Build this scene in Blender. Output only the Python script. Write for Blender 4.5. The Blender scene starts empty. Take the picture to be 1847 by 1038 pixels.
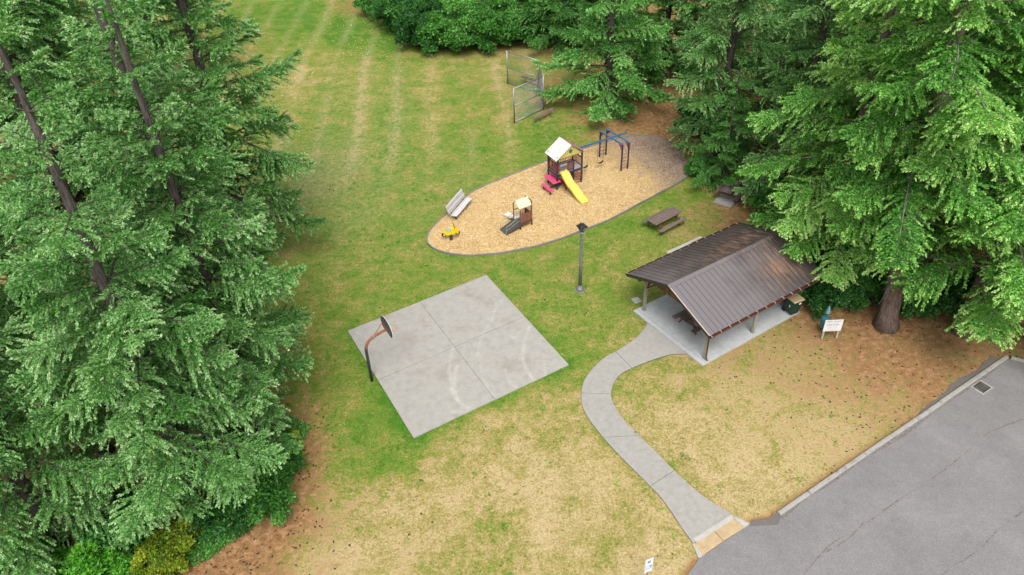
import bpy, math, random
import numpy as np
from mathutils import Vector, Matrix
from mathutils import noise as mnoise

# ---------------------------------------------------------------- camera, sky, sun, exposure
sc = bpy.context.scene
COL = sc.collection
CAMH, FPX, PITCH, ROLL = 27.0, 1400.0, math.radians(38), math.radians(2)
CX, CY, PW = 923.5, 519.0, 1847.0
cp, sp, cr, sr = math.cos(PITCH), math.sin(PITCH), math.cos(ROLL), math.sin(ROLL)
v_right, v_down, v_fwd = Vector((1, 0, 0)), Vector((0, -sp, -cp)), Vector((0, cp, -sp))
img_r = v_right * cr + v_down * sr
img_d = -v_right * sr + v_down * cr
camd = bpy.data.cameras.new('camera')
cam = bpy.data.objects.new('camera', camd)
COL.objects.link(cam)
M = Matrix.Identity(4)
for i in range(3):
    M[i][0], M[i][1], M[i][2] = img_r[i], -img_d[i], -v_fwd[i]
M[2][3] = CAMH
cam.matrix_world = M
camd.sensor_width = 36.0
camd.lens = 36.0 * FPX / PW
camd.clip_end = 3000.0
camd.clip_start = 0.5
sc.camera = cam

SUN_EL, SUN_AZ = math.radians(58), math.radians(176)   # azimuth measured clockwise from +Y
world = bpy.data.worlds.new('World')
sc.world = world
world.use_nodes = True
wn, wl = world.node_tree.nodes, world.node_tree.links
bg = wn['Background']
sky = wn.new('ShaderNodeTexSky')
sky.sky_type = 'NISHITA'
sky.sun_disc = False
sky.sun_elevation = SUN_EL
sky.sun_rotation = SUN_AZ
sky.dust_density = 4.0
sky.air_density = 1.0
hsv = wn.new('ShaderNodeHueSaturation')
hsv.inputs['Saturation'].default_value = 0.18
wl.new(sky.outputs[0], hsv.inputs['Color'])
wl.new(hsv.outputs[0], bg.inputs[0])
bg.inputs[1].default_value = 0.15
sund = bpy.data.lights.new('sun', 'SUN')
sund.energy = 1.5
sund.angle = math.radians(28)
sund.color = (1.0, 0.96, 0.9)
sun = bpy.data.objects.new('sun', sund)
COL.objects.link(sun)
sdir = Vector((math.sin(SUN_AZ) * math.cos(SUN_EL), math.cos(SUN_AZ) * math.cos(SUN_EL), math.sin(SUN_EL)))
sun.rotation_euler = sdir.to_track_quat('Z', 'Y').to_euler()
sun.location = (0, 0, 60)
sc.view_settings.view_transform = 'Standard'
sc.view_settings.look = 'None'
sc.view_settings.gamma = 1.0
sc.view_settings.use_curve_mapping = False
sc.view_settings.exposure = 1.0
sc.render.engine = 'CYCLES'

random.seed(7)
RNG = np.random.default_rng(7)
PI = math.pi


def W(px, py, z=0.0):
    """photo pixel -> world point on the horizontal plane at height z"""
    d = v_fwd + img_r * ((px - CX) / FPX) + img_d * ((py - CY) / FPX)
    t = (z - CAMH) / d.z
    return Vector((d.x * t, d.y * t, z))


# ---------------------------------------------------------------- helpers
def tag(o, label=None, cat=None, group=None, kind=None):
    if label: o['label'] = label
    if cat: o['category'] = cat
    if group: o['group'] = group
    if kind: o['kind'] = kind
    return o


def thing(name, label, cat, loc=(0, 0, 0), rz=0.0, group=None):
    o = bpy.data.objects.new(name, None)
    o.empty_display_size = 0.2
    COL.objects.link(o)
    o.location = loc
    o.rotation_euler = (0, 0, rz)
    return tag(o, label, cat, group)


def link_mesh(name, me, parent=None):
    o = bpy.data.objects.new(name, me)
    COL.objects.link(o)
    if parent is not None:
        o.parent = parent
    return o


def copy_tree(o, parent=None):
    c = o.copy()
    COL.objects.link(c)
    c.parent = parent
    for ch in o.children:
        if ch is not c:
            copy_tree(ch, c)
    return c


class MB:
    def __init__(s):
        s.v, s.f = [], []

    def add(s, vs, fs):
        b = len(s.v)
        s.v += [tuple(p) for p in vs]
        s.f += [tuple(i + b for i in f) for f in fs]
        return s

    def box(s, c, size, rz=0.0, m=None):
        x, y, z = [k / 2 for k in size]
        vs = [Vector((a, b, d)) for d in (-z, z) for a, b in ((-x, -y), (x, -y), (x, y), (-x, y))]
        R = m if m is not None else Matrix.Rotation(rz, 3, 'Z')
        vs = [R @ p + Vector(c) for p in vs]
        return s.add(vs, [(3, 2, 1, 0), (4, 5, 6, 7), (0, 1, 5, 4), (1, 2, 6, 5), (2, 3, 7, 6), (3, 0, 4, 7)])

    def beam(s, p0, p1, w, h, up=(0, 0, 1)):
        p0, p1 = Vector(p0), Vector(p1)
        d = (p1 - p0).normalized()
        u = Vector(up)
        if abs(d.dot(u)) > 0.98:
            u = Vector((1, 0, 0))
        sx = d.cross(u).normalized()
        sz = sx.cross(d).normalized()
        vs = []
        for p in (p0, p1):
            for a, b in ((-1, -1), (1, -1), (1, 1), (-1, 1)):
                vs.append(p + sx * (a * w / 2) + sz * (b * h / 2))
        return s.add(vs, [(0, 1, 2, 3), (7, 6, 5, 4), (4, 5, 1, 0), (5, 6, 2, 1), (6, 7, 3, 2), (7, 4, 0, 3)])

    def tube(s, pts, r, n=8, cap=True):
        pts = [Vector(p) for p in pts]
        rs = r if isinstance(r, (list, tuple)) else [r] * len(pts)
        ref = None
        rings = []
        for i, p in enumerate(pts):
            a = pts[max(i - 1, 0)]
            b = pts[min(i + 1, len(pts) - 1)]
            d = (b - a).normalized()
            if ref is None:
                ref = Vector((0, 0, 1)) if abs(d.z) < 0.9 else Vector((1, 0, 0))
            sx = d.cross(ref).normalized()
            sy = sx.cross(d).normalized()
            ref = sy
            rings.append([p + (sx * math.cos(2 * PI * k / n) + sy * math.sin(2 * PI * k / n)) * rs[i] for k in range(n)])
        vs = [q for rg in rings for q in rg]
        fs = []
        for i in range(len(pts) - 1):
            for k in range(n):
                fs.append((i * n + k, i * n + (k + 1) % n, (i + 1) * n + (k + 1) % n, (i + 1) * n + k))
        if cap:
            fs.append(tuple(range(n))[::-1])
            fs.append(tuple(range((len(pts) - 1) * n, len(pts) * n)))
        return s.add(vs, fs)

    def lathe(s, c, prof, n=16):
        c = Vector(c)
        vs, fs = [], []
        for r, z in prof:
            for k in range(n):
                vs.append(c + Vector((r * math.cos(2 * PI * k / n), r * math.sin(2 * PI * k / n), z)))
        for i in range(len(prof) - 1):
            for k in range(n):
                fs.append((i * n + k, i * n + (k + 1) % n, (i + 1) * n + (k + 1) % n, (i + 1) * n + k))
        fs.append(tuple(range(n))[::-1])
        fs.append(tuple(range((len(prof) - 1) * n, len(prof) * n)))
        return s.add(vs, fs)

    def prism(s, poly, z0, z1):
        n = len(poly)
        vs = [(p[0], p[1], z0) for p in poly] + [(p[0], p[1], z1) for p in poly]
        fs = [tuple(range(n))[::-1], tuple(range(n, 2 * n))]
        for i in range(n):
            j = (i + 1) % n
            fs.append((i, j, n + j, n + i))
        return s.add(vs, fs)

    def slab(s, quad, t, up=Vector((0, 0, 1))):
        """thick panel: top polygon + thickness t downwards along the normal"""
        q = [Vector(p) for p in quad]
        nrm = (q[1] - q[0]).cross(q[2] - q[0]).normalized()
        if nrm.dot(up) < 0:
            nrm = -nrm
            q = q[::-1]
        n = len(q)
        vs = q + [p - nrm * t for p in q]
        fs = [tuple(range(n)), tuple(range(n, 2 * n))[::-1]]
        for i in range(n):
            j = (i + 1) % n
            fs.append((j, i, n + i, n + j))
        return s.add(vs, fs)

    def mesh(s, name, mat=None, smooth=False):
        me = bpy.data.meshes.new(name)
        me.from_pydata(s.v, [], s.f)
        if mat: me.materials.append(mat)
        if smooth: me.polygons.foreach_set('use_smooth', [True] * len(me.polygons))
        me.update()
        return me

    def build(s, name, mat, parent=None, smooth=False, bevel=0.0, world=False):
        if world and parent is not None:
            inv = (Matrix.Translation(parent.location) @ Matrix.Rotation(parent.rotation_euler.z, 4, 'Z')).inverted()
            s.v = [tuple(inv @ Vector(p)) for p in s.v]
        o = link_mesh(name, s.mesh(name, mat, smooth), parent)
        if bevel:
            b = o.modifiers.new('bevel', 'BEVEL')
            b.width = bevel
            b.segments = 2
            b.limit_method = 'ANGLE'
        return o


# ---------------------------------------------------------------- materials
def new_mat(name):
    m = bpy.data.materials.new(name)
    m.use_nodes = True
    return m, m.node_tree.nodes, m.node_tree.links, m.node_tree.nodes['Principled BSDF']


def ramp(nodes, stops, interp='LINEAR'):
    r = nodes.new('ShaderNodeValToRGB')
    cr_ = r.color_ramp
    cr_.interpolation = interp
    while len(cr_.elements) < len(stops):
        cr_.elements.new(0.5)
    for e, (p, c) in zip(cr_.elements, stops):
        e.position = p
        e.color = (*c, 1) if len(c) == 3 else c
    return r


def noise(nodes, links, vec, scale, detail=4, rough=0.6, dist=0.0):
    n = nodes.new('ShaderNodeTexNoise')
    n.inputs['Scale'].default_value = scale
    n.inputs['Detail'].default_value = detail
    n.inputs['Roughness'].default_value = rough
    n.inputs['Distortion'].default_value = dist
    if vec is not None:
        links.new(vec, n.inputs['Vector'])
    return n.outputs['Fac']


def math_n(nodes, links, op, a, b=None, c=None, clamp=False):
    n = nodes.new('ShaderNodeMath')
    n.operation = op
    n.use_clamp = clamp
    for i, x in enumerate((a, b, c)):
        if x is None: continue
        if isinstance(x, (int, float)):
            n.inputs[i].default_value = x
        else:
            links.new(x, n.inputs[i])
    return n.outputs[0]


def mixc(nodes, links, fac, a, b, mode='MIX'):
    n = nodes.new('ShaderNodeMix')
    n.data_type = 'RGBA'
    n.blend_type = mode
    for idx, x in ((0, fac), (6, a), (7, b)):
        if isinstance(x, (int, float)):
            n.inputs[idx].default_value = x
        elif isinstance(x, tuple):
            n.inputs[idx].default_value = (*x, 1) if len(x) == 3 else x
        else:
            links.new(x, n.inputs[idx])
    return n.outputs[2]


def coords(nodes, links, scale=(1, 1, 1), kind='Object', rot=(0, 0, 0)):
    t = nodes.new('ShaderNodeTexCoord')
    mp = nodes.new('ShaderNodeMapping')
    mp.inputs['Scale'].default_value = scale
    mp.inputs['Rotation'].default_value = rot
    links.new(t.outputs[kind], mp.inputs['Vector'])
    return mp.outputs[0]


def wpos(nodes):
    return nodes.new('ShaderNodeNewGeometry').outputs['Position']


def bump(nodes, links, bs, h, strength=0.4, dist=0.02):
    b = nodes.new('ShaderNodeBump')
    b.inputs['Strength'].default_value = strength
    b.inputs['Distance'].default_value = dist
    links.new(h, b.inputs['Height'])
    links.new(b.outputs[0], bs.inputs['Normal'])


def simple(name, col, rough=0.6, metal=0.0, var=0.25, scale=6.0, dirt_or_sheen=None, bstr=0.15, spec=0.4):
    """painted / plastic / metal surface with uneven fading and grime"""
    m, n, l, bs = new_mat(name)
    v = coords(n, l)
    f = noise(n, l, v, scale, 5, 0.65)
    d = tuple(c * (1 - var) for c in col)
    b = tuple(min(1, c * (1 + var * 0.6)) for c in col)
    r = ramp(n, [(0.3, d), (0.7, b)])
    l.new(f, r.inputs[0])
    out = r.outputs[0]
    if dirt_or_sheen:
        g = noise(n, l, v, scale * 2.7, 6, 0.7)
        g = math_n(n, l, 'MULTIPLY_ADD', g, 5.0, -2.9, True)
        out = mixc(n, l, g, out, dirt_or_sheen)
    base_col(n, l, bs, out)
    bs.inputs['Roughness'].default_value = rough
    bs.inputs['Metallic'].default_value = metal
    bs.inputs['Specular IOR Level'].default_value = spec
    if bstr:
        bump(n, l, bs, noise(n, l, v, scale * 9, 3), bstr, 0.004)
    return m


def concrete(name, base, stain=(0.2, 0.185, 0.165), scale=1.0, amount=0.5):
    m, n, l, bs = new_mat(name)
    p = wpos(n)
    big = noise(n, l, p, 0.55 * scale, 6, 0.6, 0.6)
    mid = noise(n, l, p, 2.6 * scale, 6, 0.7)
    fine = noise(n, l, p, 22, 4, 0.7)
    r = ramp(n, [(0.25, tuple(c * 0.82 for c in base)), (0.5, base), (0.75, tuple(c * 1.13 for c in base))])
    l.new(mid, r.inputs[0])
    s = math_n(n, l, 'MULTIPLY_ADD', big, 5.0, -2.75, True)
    s = math_n(n, l, 'MULTIPLY', s, amount)
    c = mixc(n, l, s, r.outputs[0], stain)
    fr = ramp(n, [(0.3, (0.8, 0.8, 0.8)), (0.7, (1.12, 1.12, 1.12))])
    l.new(fine, fr.inputs[0])
    c = mixc(n, l, 1.0, c, fr.outputs[0], 'MULTIPLY')
    base_col(n, l, bs, c)
    bs.inputs['Roughness'].default_value = 0.9
    bs.inputs['Specular IOR Level'].default_value = 0.25
    bump(n, l, bs, fine, 0.3, 0.006)
    return m


def wood(name, dark, light, rough=0.8, scale=3.0, axis=0):
    m, n, l, bs = new_mat(name)
    s = [14.0, 14.0, 14.0]
    s[axis] = 1.2
    v = coords(n, l, tuple(x * scale / 3 for x in s))
    f = noise(n, l, v, 1.6, 6, 0.7, 0.4)
    oi = n.new('ShaderNodeObjectInfo').outputs['Random']
    f2 = math_n(n, l, 'MULTIPLY_ADD', oi, 0.25, f)
    r = ramp(n, [(0.35, dark), (0.85, light)])
    l.new(f2, r.inputs[0])
    base_col(n, l, bs, r.outputs[0])
    bs.inputs['Roughness'].default_value = rough
    bs.inputs['Specular IOR Level'].default_value = 0.25
    bump(n, l, bs, f, 0.4, 0.01)
    return m


KG = 0.74     # common albedo level of the ground and built surfaces


def base_col(n, l, bs, c, k=KG):
    l.new(mixc(n, l, 1.0, c, (k, k, k), 'MULTIPLY'), bs.inputs['Base Color'])


MT = {}
MT['court'] = concrete('court_concrete', (0.36, 0.345, 0.315), (0.25, 0.205, 0.165), 1.0, 0.65)
MT['path'] = concrete('path_concrete', (0.335, 0.322, 0.295), (0.24, 0.23, 0.2), 1.6, 0.4)
MT['pale_concrete'] = concrete('pale_concrete', (0.43, 0.42, 0.385), (0.34, 0.32, 0.28), 2.0, 0.4)
MT['slab'] = concrete('pavilion_concrete', (0.44, 0.455, 0.46), (0.26, 0.235, 0.2), 0.9, 0.6)
MT['kerb'] = concrete('kerb_concrete', (0.34, 0.325, 0.30), (0.16, 0.135, 0.11), 4.0, 1.0)
MT['post'] = wood('weathered_post_wood', (0.16, 0.155, 0.115), (0.40, 0.385, 0.30), axis=2)
MT['beam'] = wood('dark_beam_wood', (0.045, 0.028, 0.018), (0.15, 0.09, 0.05))
MT['gable'] = wood('gable_board_wood', (0.05, 0.025, 0.012), (0.30, 0.15, 0.055), axis=2)
MT['table'] = wood('picnic_table_wood', (0.045, 0.032, 0.028), (0.21, 0.155, 0.135))
MT['greywood'] = wood('silvered_bench_wood', (0.33, 0.31, 0.31), (0.66, 0.63, 0.63))
MT['signpost'] = wood('sign_post_wood', (0.27, 0.24, 0.18), (0.48, 0.43, 0.34), axis=2)
MT['edging'] = concrete('pit_edging', (0.21, 0.2, 0.19), (0.13, 0.105, 0.08), 5.0, 0.9)
MT['blackmetal'] = simple('black_metal', (0.02, 0.02, 0.022), 0.4)
MT['pole'] = simple('aged_grey_pole', (0.21, 0.22, 0.225), 0.55, 0.2, 0.35, 9.0, (0.27, 0.26, 0.23))
MT['galv'] = simple('galvanised_pipe', (0.33, 0.35, 0.37), 0.45, 0.6, 0.25, 8.0)
MT['rustpipe'] = simple('rusty_orange_paint', (0.30, 0.105, 0.055), 0.7, 0.0, 0.4, 14.0, (0.15, 0.07, 0.045))
MT['darkpole'] = simple('dark_grey_pole', (0.05, 0.055, 0.058), 0.5, 0.2, 0.4, 10.0)
MT['rim'] = simple('orange_rim', (0.60, 0.20, 0.06), 0.6, 0, 0.3, 10.0)
MT['boardgrey'] = simple('backboard_back', (0.07, 0.075, 0.08), 0.6, 0.1, 0.3, 12.0)
MT['white'] = simple('white_paint', (0.78, 0.78, 0.77), 0.5, 0, 0.08, 5.0)
MT['navy'] = simple('navy_post_paint', (0.030, 0.026, 0.075), 0.4, 0, 0.35, 9.0, (0.09, 0.06, 0.09))
MT['blue'] = simple('blue_steel_paint', (0.045, 0.14, 0.27), 0.4, 0, 0.3, 9.0, (0.12, 0.2, 0.27))
MT['redbar'] = simple('faded_red_bar', (0.30, 0.055, 0.05), 0.5, 0, 0.35, 9.0)
MT['pink'] = simple('faded_pink_plastic', (0.66, 0.07, 0.19), 0.45, 0, 0.25, 5.0, (0.70, 0.20, 0.30))
MT['redplastic'] = simple('red_plastic', (0.40, 0.02, 0.05), 0.45)
MT['yellow'] = simple('yellow_slide_plastic', (0.90, 0.70, 0.12), 0.32, 0, 0.12, 3.0, (0.90, 0.78, 0.33), 0.05)
MT['brightyellow'] = simple('bright_yellow_plastic', (0.82, 0.58, 0.02), 0.35, 0, 0.15, 5.0)
MT['teal'] = simple('teal_paint', (0.03, 0.16, 0.19), 0.4, 0, 0.3, 6.0)
MT['tealseat'] = simple('pale_teal_plastic', (0.17, 0.42, 0.42), 0.5)
MT['deckgrey'] = simple('grey_deck', (0.34, 0.35, 0.36), 0.6, 0.0, 0.2, 4.0)
MT['roofwhite'] = simple('chalky_white_roof', (0.70, 0.655, 0.62), 0.55, 0, 0.14, 4.0, (0.53, 0.47, 0.45))
MT['roofpink'] = simple('faded_maroon_roof', (0.38, 0.20, 0.21), 0.6, 0, 0.2, 4.0)
MT['gableyellow'] = simple('yellow_gable', (0.62, 0.50, 0.14), 0.5)
MT['brownmetal'] = simple('brown_metal', (0.15, 0.055, 0.03), 0.55, 0.0, 0.4, 9.0, (0.25, 0.115, 0.06))
MT['brownbar'] = simple('faded_brown_bar', (0.32, 0.14, 0.09), 0.55, 0, 0.3, 9.0)
MT['cream'] = simple('cream_plastic', (0.72, 0.63, 0.42), 0.6, 0, 0.1, 4.0)
MT['whiteslide'] = simple('white_slide_plastic', (0.80, 0.78, 0.70), 0.4, 0, 0.1, 4.0)
MT['greenrail'] = simple('sage_green_rail', (0.23, 0.31, 0.22), 0.5)
MT['rampblack'] = simple('ramp_tread', (0.075, 0.068, 0.065), 0.8, 0, 0.35, 8.0, (0.16, 0.13, 0.11))
MT['bingreen'] = simple('bin_green', (0.012, 0.05, 0.035), 0.45, 0, 0.25, 4.0)
MT['binlid'] = simple('bin_lid_tan', (0.50, 0.38, 0.22), 0.6, 0, 0.2, 5.0)
MT['tactile'] = simple('tactile_mat', (0.47, 0.35, 0.20), 0.8, 0, 0.2, 3.0, (0.36, 0.30, 0.23))
MT['chain'] = simple('dull_chain', (0.16, 0.15, 0.14), 0.5, 0.5)
MT['rubber'] = simple('black_rubber', (0.02, 0.02, 0.02), 0.7)
MT['ink'] = simple('black_ink', (0.04, 0.04, 0.045), 0.7, 0, 0.05)
MT['greyink'] = simple('grey_ink', (0.45, 0.45, 0.45), 0.7, 0, 0.05)
MT['signblue'] = simple('sign_blue', (0.02, 0.14, 0.36), 0.4, 0, 0.05)
MT['paleblue'] = simple('pale_sign_blue', (0.42, 0.58, 0.66), 0.4, 0, 0.05)
MT['gutter'] = simple('rusty_brown_gutter', (0.13, 0.045, 0.032), 0.55, 0.2, 0.35, 8.0, (0.24, 0.09, 0.05))
MT['trimdark'] = simple('dark_roof_trim', (0.045, 0.036, 0.036), 0.5, 0.1, 0.3, 8.0)
MT['bracket'] = simple('pale_bracket', (0.52, 0.42, 0.37), 0.5)
MT['iron'] = simple('cast_iron', (0.045, 0.04, 0.038), 0.7, 0.2, 0.3, 12.0)
MT['utility'] = simple('utility_lid', (0.38, 0.42, 0.39), 0.8)


def m_roof():
    m, n, l, bs = new_mat('brown_roof_sheet')
    t = n.new('ShaderNodeTexCoord').outputs['Object']
    sep = n.new('ShaderNodeSeparateXYZ')
    l.new(t, sep.inputs[0])
    x, y = sep.outputs[0], sep.outputs[1]
    mp = n.new('ShaderNodeMapping')
    mp.inputs['Scale'].default_value = (16.0, 1.5, 1.0)
    l.new(t, mp.inputs['Vector'])
    streak = noise(n, l, mp.outputs[0], 1.0, 5, 0.65)
    speck = noise(n, l, t, 9.0, 4, 0.7)

    def gauss(cx_, cy_, wx, wy):
        a = math_n(n, l, 'MULTIPLY', math_n(n, l, 'SUBTRACT', x, cx_), 1 / wx)
        b = math_n(n, l, 'MULTIPLY', math_n(n, l, 'SUBTRACT', y, cy_), 1 / wy)
        r2 = math_n(n, l, 'ADD', math_n(n, l, 'MULTIPLY', a, a), math_n(n, l, 'MULTIPLY', b, b))
        return math_n(n, l, 'POWER', 2.718, math_n(n, l, 'MULTIPLY', r2, -1.0))
    g = math_n(n, l, 'ADD', gauss(6.1, 1.0, 1.5, 1.1), math_n(n, l, 'MULTIPLY', gauss(4.7, 3.4, 3.6, 0.9), 0.60))
    g = math_n(n, l, 'ADD', g, math_n(n, l, 'MULTIPLY', gauss(6.5, 4.4, 2.0, 0.8), 0.35))
    mix = math_n(n, l, 'MULTIPLY_ADD', speck, 0.38, math_n(n, l, 'MULTIPLY', streak, 1.15))
    fac = math_n(n, l, 'MULTIPLY_ADD', g, 0.22, mix)
    fac = math_n(n, l, 'MULTIPLY_ADD', fac, 9.0, -8.0, True)
    fac = math_n(n, l, 'MULTIPLY', fac, 0.75)
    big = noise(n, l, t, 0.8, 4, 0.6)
    dirt_or_sheen = math_n(n, l, 'MULTIPLY_ADD', x, 0.17, -0.45)  # near-left sky reflection put into the colour; dirt darkens right and far slope
    dirt_or_sheen = math_n(n, l, 'ADD', dirt_or_sheen, math_n(n, l, 'MULTIPLY', math_n(n, l, 'GREATER_THAN', y, 2.6), 0.75))
    dirt_or_sheen = math_n(n, l, 'MULTIPLY_ADD', math_n(n, l, 'SUBTRACT', big, 0.5), 1.2, dirt_or_sheen, True)
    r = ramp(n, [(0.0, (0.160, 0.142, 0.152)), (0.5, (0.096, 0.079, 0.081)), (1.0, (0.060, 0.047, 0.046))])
    l.new(dirt_or_sheen, r.inputs[0])
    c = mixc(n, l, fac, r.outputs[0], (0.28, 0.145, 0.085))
    base_col(n, l, bs, c)
    rr = math_n(n, l, 'MULTIPLY_ADD', fac, 0.45, 0.42)
    l.new(rr, bs.inputs['Roughness'])
    bs.inputs['Specular IOR Level'].default_value = 0.6
    bump(n, l, bs, noise(n, l, t, 5.0, 3), 0.12, 0.01)
    return m


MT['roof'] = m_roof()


def m_lawn():
    m, n, l, bs = new_mat('lawn_grass')
    p = wpos(n)

    def attr(nm):
        a = n.new('ShaderNodeAttribute')
        a.attribute_name = nm
        return a.outputs['Fac']
    dry, lit, grey = attr('dry'), attr('litter'), attr('pale')
    n1 = noise(n, l, p, 0.75, 5, 0.62, 0.5)
    n2 = noise(n, l, p, 3.2, 5, 0.7, 0.3)
    n3 = noise(n, l, p, 10.0, 5, 0.75)
    n4 = noise(n, l, p, 34.0, 3, 0.7)
    v = math_n(n, l, 'MULTIPLY_ADD', math_n(n, l, 'SUBTRACT', n1, 0.5), 1.25, dry)
    v = math_n(n, l, 'MULTIPLY_ADD', math_n(n, l, 'SUBTRACT', n2, 0.5), 1.1, v)
    v = math_n(n, l, 'MULTIPLY_ADD', math_n(n, l, 'SUBTRACT', n3, 0.5), 0.85, v)
    r = ramp(n, [(0.0, (0.068, 0.170, 0.016)), (0.28, (0.138, 0.215, 0.030)), (0.50, (0.215, 0.230, 0.050)),
                 (0.72, (0.345, 0.280, 0.105)), (1.0, (0.47, 0.368, 0.190))])
    l.new(v, r.inputs[0])
    c = r.outputs[0]
    # scattered lush clover
    cl = noise(n, l, p, 5.5, 3, 0.55)
    cl2 = noise(n, l, p, 0.4, 3, 0.5)
    cf = math_n(n, l, 'MULTIPLY_ADD', cl, 9.0, -5.9, True)
    cf = math_n(n, l, 'MULTIPLY', cf, math_n(n, l, 'MULTIPLY_ADD', cl2, 5.0, -2.1, True))
    cf = math_n(n, l, 'MULTIPLY', cf, math_n(n, l, 'MULTIPLY_ADD', lit, -1.0, 1.0, True))
    c = mixc(n, l, math_n(n, l, 'MULTIPLY', cf, 0.8), c, (0.135, 0.31, 0.030))
    # tan and pinkish dead patches in the dry turf
    n5 = noise(n, l, p, 1.7, 5, 0.7, 0.5)
    tf = math_n(n, l, 'MULTIPLY', math_n(n, l, 'MULTIPLY_ADD', n5, 4.5, -2.2, True), math_n(n, l, 'MULTIPLY_ADD', v, 2.5, -1.3, True))
    c = mixc(n, l, math_n(n, l, 'MULTIPLY', tf, 0.45), c, (0.44, 0.315, 0.175))
    # pale bleached thatch
    gf = math_n(n, l, 'MULTIPLY', grey, math_n(n, l, 'MULTIPLY_ADD', n2, 3.0, -1.0, True))
    c = mixc(n, l, gf, c, (0.33, 0.33, 0.18))
    # needle litter
    lf = math_n(n, l, 'MULTIPLY_ADD', math_n(n, l, 'SUBTRACT', n2, 0.5), 1.6, lit)
    lf = math_n(n, l, 'MULTIPLY_ADD', math_n(n, l, 'SUBTRACT', n1, 0.5), 1.1, lf)
    lf = math_n(n, l, 'MULTIPLY_ADD', math_n(n, l, 'SUBTRACT', n3, 0.5), 0.9, lf)
    lf = math_n(n, l, 'MULTIPLY_ADD', lf, 1.7, -0.45, True)
    lr = ramp(n, [(0.28, (0.135, 0.070, 0.035)), (0.5, (0.300, 0.160, 0.072)), (0.72, (0.46, 0.29, 0.155))])
    l.new(n2, lr.inputs[0])
    c = mixc(n, l, lf, c, lr.outputs[0])
    fr = ramp(n, [(0.25, (0.55, 0.55, 0.55)), (0.5, (1, 1, 1)), (0.75, (1.4, 1.4, 1.35))])
    l.new(n4, fr.inputs[0])
    c = mixc(n, l, 0.75, c, fr.outputs[0], 'MULTIPLY')
    fr2 = ramp(n, [(0.28, (0.60, 0.60, 0.60)), (0.5, (1, 1, 1)), (0.72, (1.35, 1.35, 1.33))])
    l.new(n3, fr2.inputs[0])
    c = mixc(n, l, 0.8, c, fr2.outputs[0], 'MULTIPLY')
    base_col(n, l, bs, c)
    bs.inputs['Roughness'].default_value = 0.95
    bs.inputs['Specular IOR Level'].default_value = 0.1
    h = math_n(n, l, 'ADD', n3, math_n(n, l, 'MULTIPLY', n4, 0.6))
    bump(n, l, bs, h, 0.7, 0.05)
    return m


def m_asphalt():
    m, n, l, bs = new_mat('asphalt')
    p = wpos(n)
    n1 = noise(n, l, p, 0.30, 5, 0.6, 0.8)
    n2 = noise(n, l, p, 2.2, 5, 0.65)
    n3 = noise(n, l, p, 24.0, 4, 0.85)
    r = ramp(n, [(0.25, (0.172, 0.163, 0.166)), (0.5, (0.200, 0.190, 0.193)), (0.75, (0.228, 0.218, 0.220))])
    l.new(math_n(n, l, 'MULTIPLY_ADD', math_n(n, l, 'SUBTRACT', n2, 0.5), 0.5, n1), r.inputs[0])
    fr = ramp(n, [(0.25, (0.45, 0.45, 0.45)), (0.5, (1, 1, 1)), (0.76, (1.7, 1.7, 1.7))])
    l.new(n3, fr.inputs[0])
    c = mixc(n, l, 0.8, r.outputs[0], fr.outputs[0], 'MULTIPLY')
    base_col(n, l, bs, c)
    bs.inputs['Roughness'].default_value = 0.9
    bs.inputs['Specular IOR Level'].default_value = 0.25
    bump(n, l, bs, n3, 0.5, 0.01)
    return m


def m_chips():
    m, n, l, bs = new_mat('wood_chips')
    p = wpos(n)
    vo = n.new('ShaderNodeTexVoronoi')
    vo.inputs['Scale'].default_value = 19.0
    l.new(p, vo.inputs['Vector'])
    a = n.new('ShaderNodeAttribute')
    a.attribute_name = 'old'
    n2 = noise(n, l, p, 1.3, 5, 0.65)
    sepc = n.new('ShaderNodeSeparateColor')
    l.new(vo.outputs['Color'], sepc.inputs[0])
    fr = ramp(n, [(0.0, (0.42, 0.26, 0.105)), (0.35, (0.55, 0.38, 0.165)), (0.75, (0.64, 0.465, 0.225)), (1.0, (0.76, 0.60, 0.36))])
    l.new(math_n(n, l, 'MULTIPLY_ADD', math_n(n, l, 'SUBTRACT', n2, 0.5), 0.9, sepc.outputs[0]), fr.inputs[0])
    ol = ramp(n, [(0.0, (0.13, 0.075, 0.045)), (0.5, (0.27, 0.18, 0.125)), (1.0, (0.44, 0.36, 0.30))])
    l.new(math_n(n, l, 'MULTIPLY_ADD', math_n(n, l, 'SUBTRACT', n2, 0.5), 1.4, sepc.outputs[1]), ol.inputs[0])
    of = math_n(n, l, 'MULTIPLY_ADD', math_n(n, l, 'SUBTRACT', n2, 0.5), 1.2, a.outputs['Fac'])
    of = math_n(n, l, 'MULTIPLY_ADD', of, 2.5, -0.75, True)
    c = mixc(n, l, of, fr.outputs[0], ol.outputs[0])
    base_col(n, l, bs, c)
    bs.inputs['Roughness'].default_value = 0.9
    bs.inputs['Specular IOR Level'].default_value = 0.2
    bump(n, l, bs, math_n(n, l, 'ADD', sepc.outputs[2], noise(n, l, p, 20.0, 3)), 0.7, 0.03)
    return m


def m_bark(name, dark, light, patch=None):
    m, n, l, bs = new_mat(name)
    v = coords(n, l, (7, 7, 1.1))
    f = noise(n, l, v, 1.5, 6, 0.75, 0.6)
    r = ramp(n, [(0.35, dark), (0.68, light)])
    l.new(f, r.inputs[0])
    c = r.outputs[0]
    if patch:
        g = noise(n, l, coords(n, l), 1.1, 4, 0.6)
        c = mixc(n, l, math_n(n, l, 'MULTIPLY_ADD', g, 6.0, -3.6, True), c, patch)
    l.new(c, bs.inputs['Base Color'])
    bs.inputs['Roughness'].default_value = 0.95
    bs.inputs['Specular IOR Level'].default_value = 0.15
    bump(n, l, bs, f, 1.0, 0.06)
    return m


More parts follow.
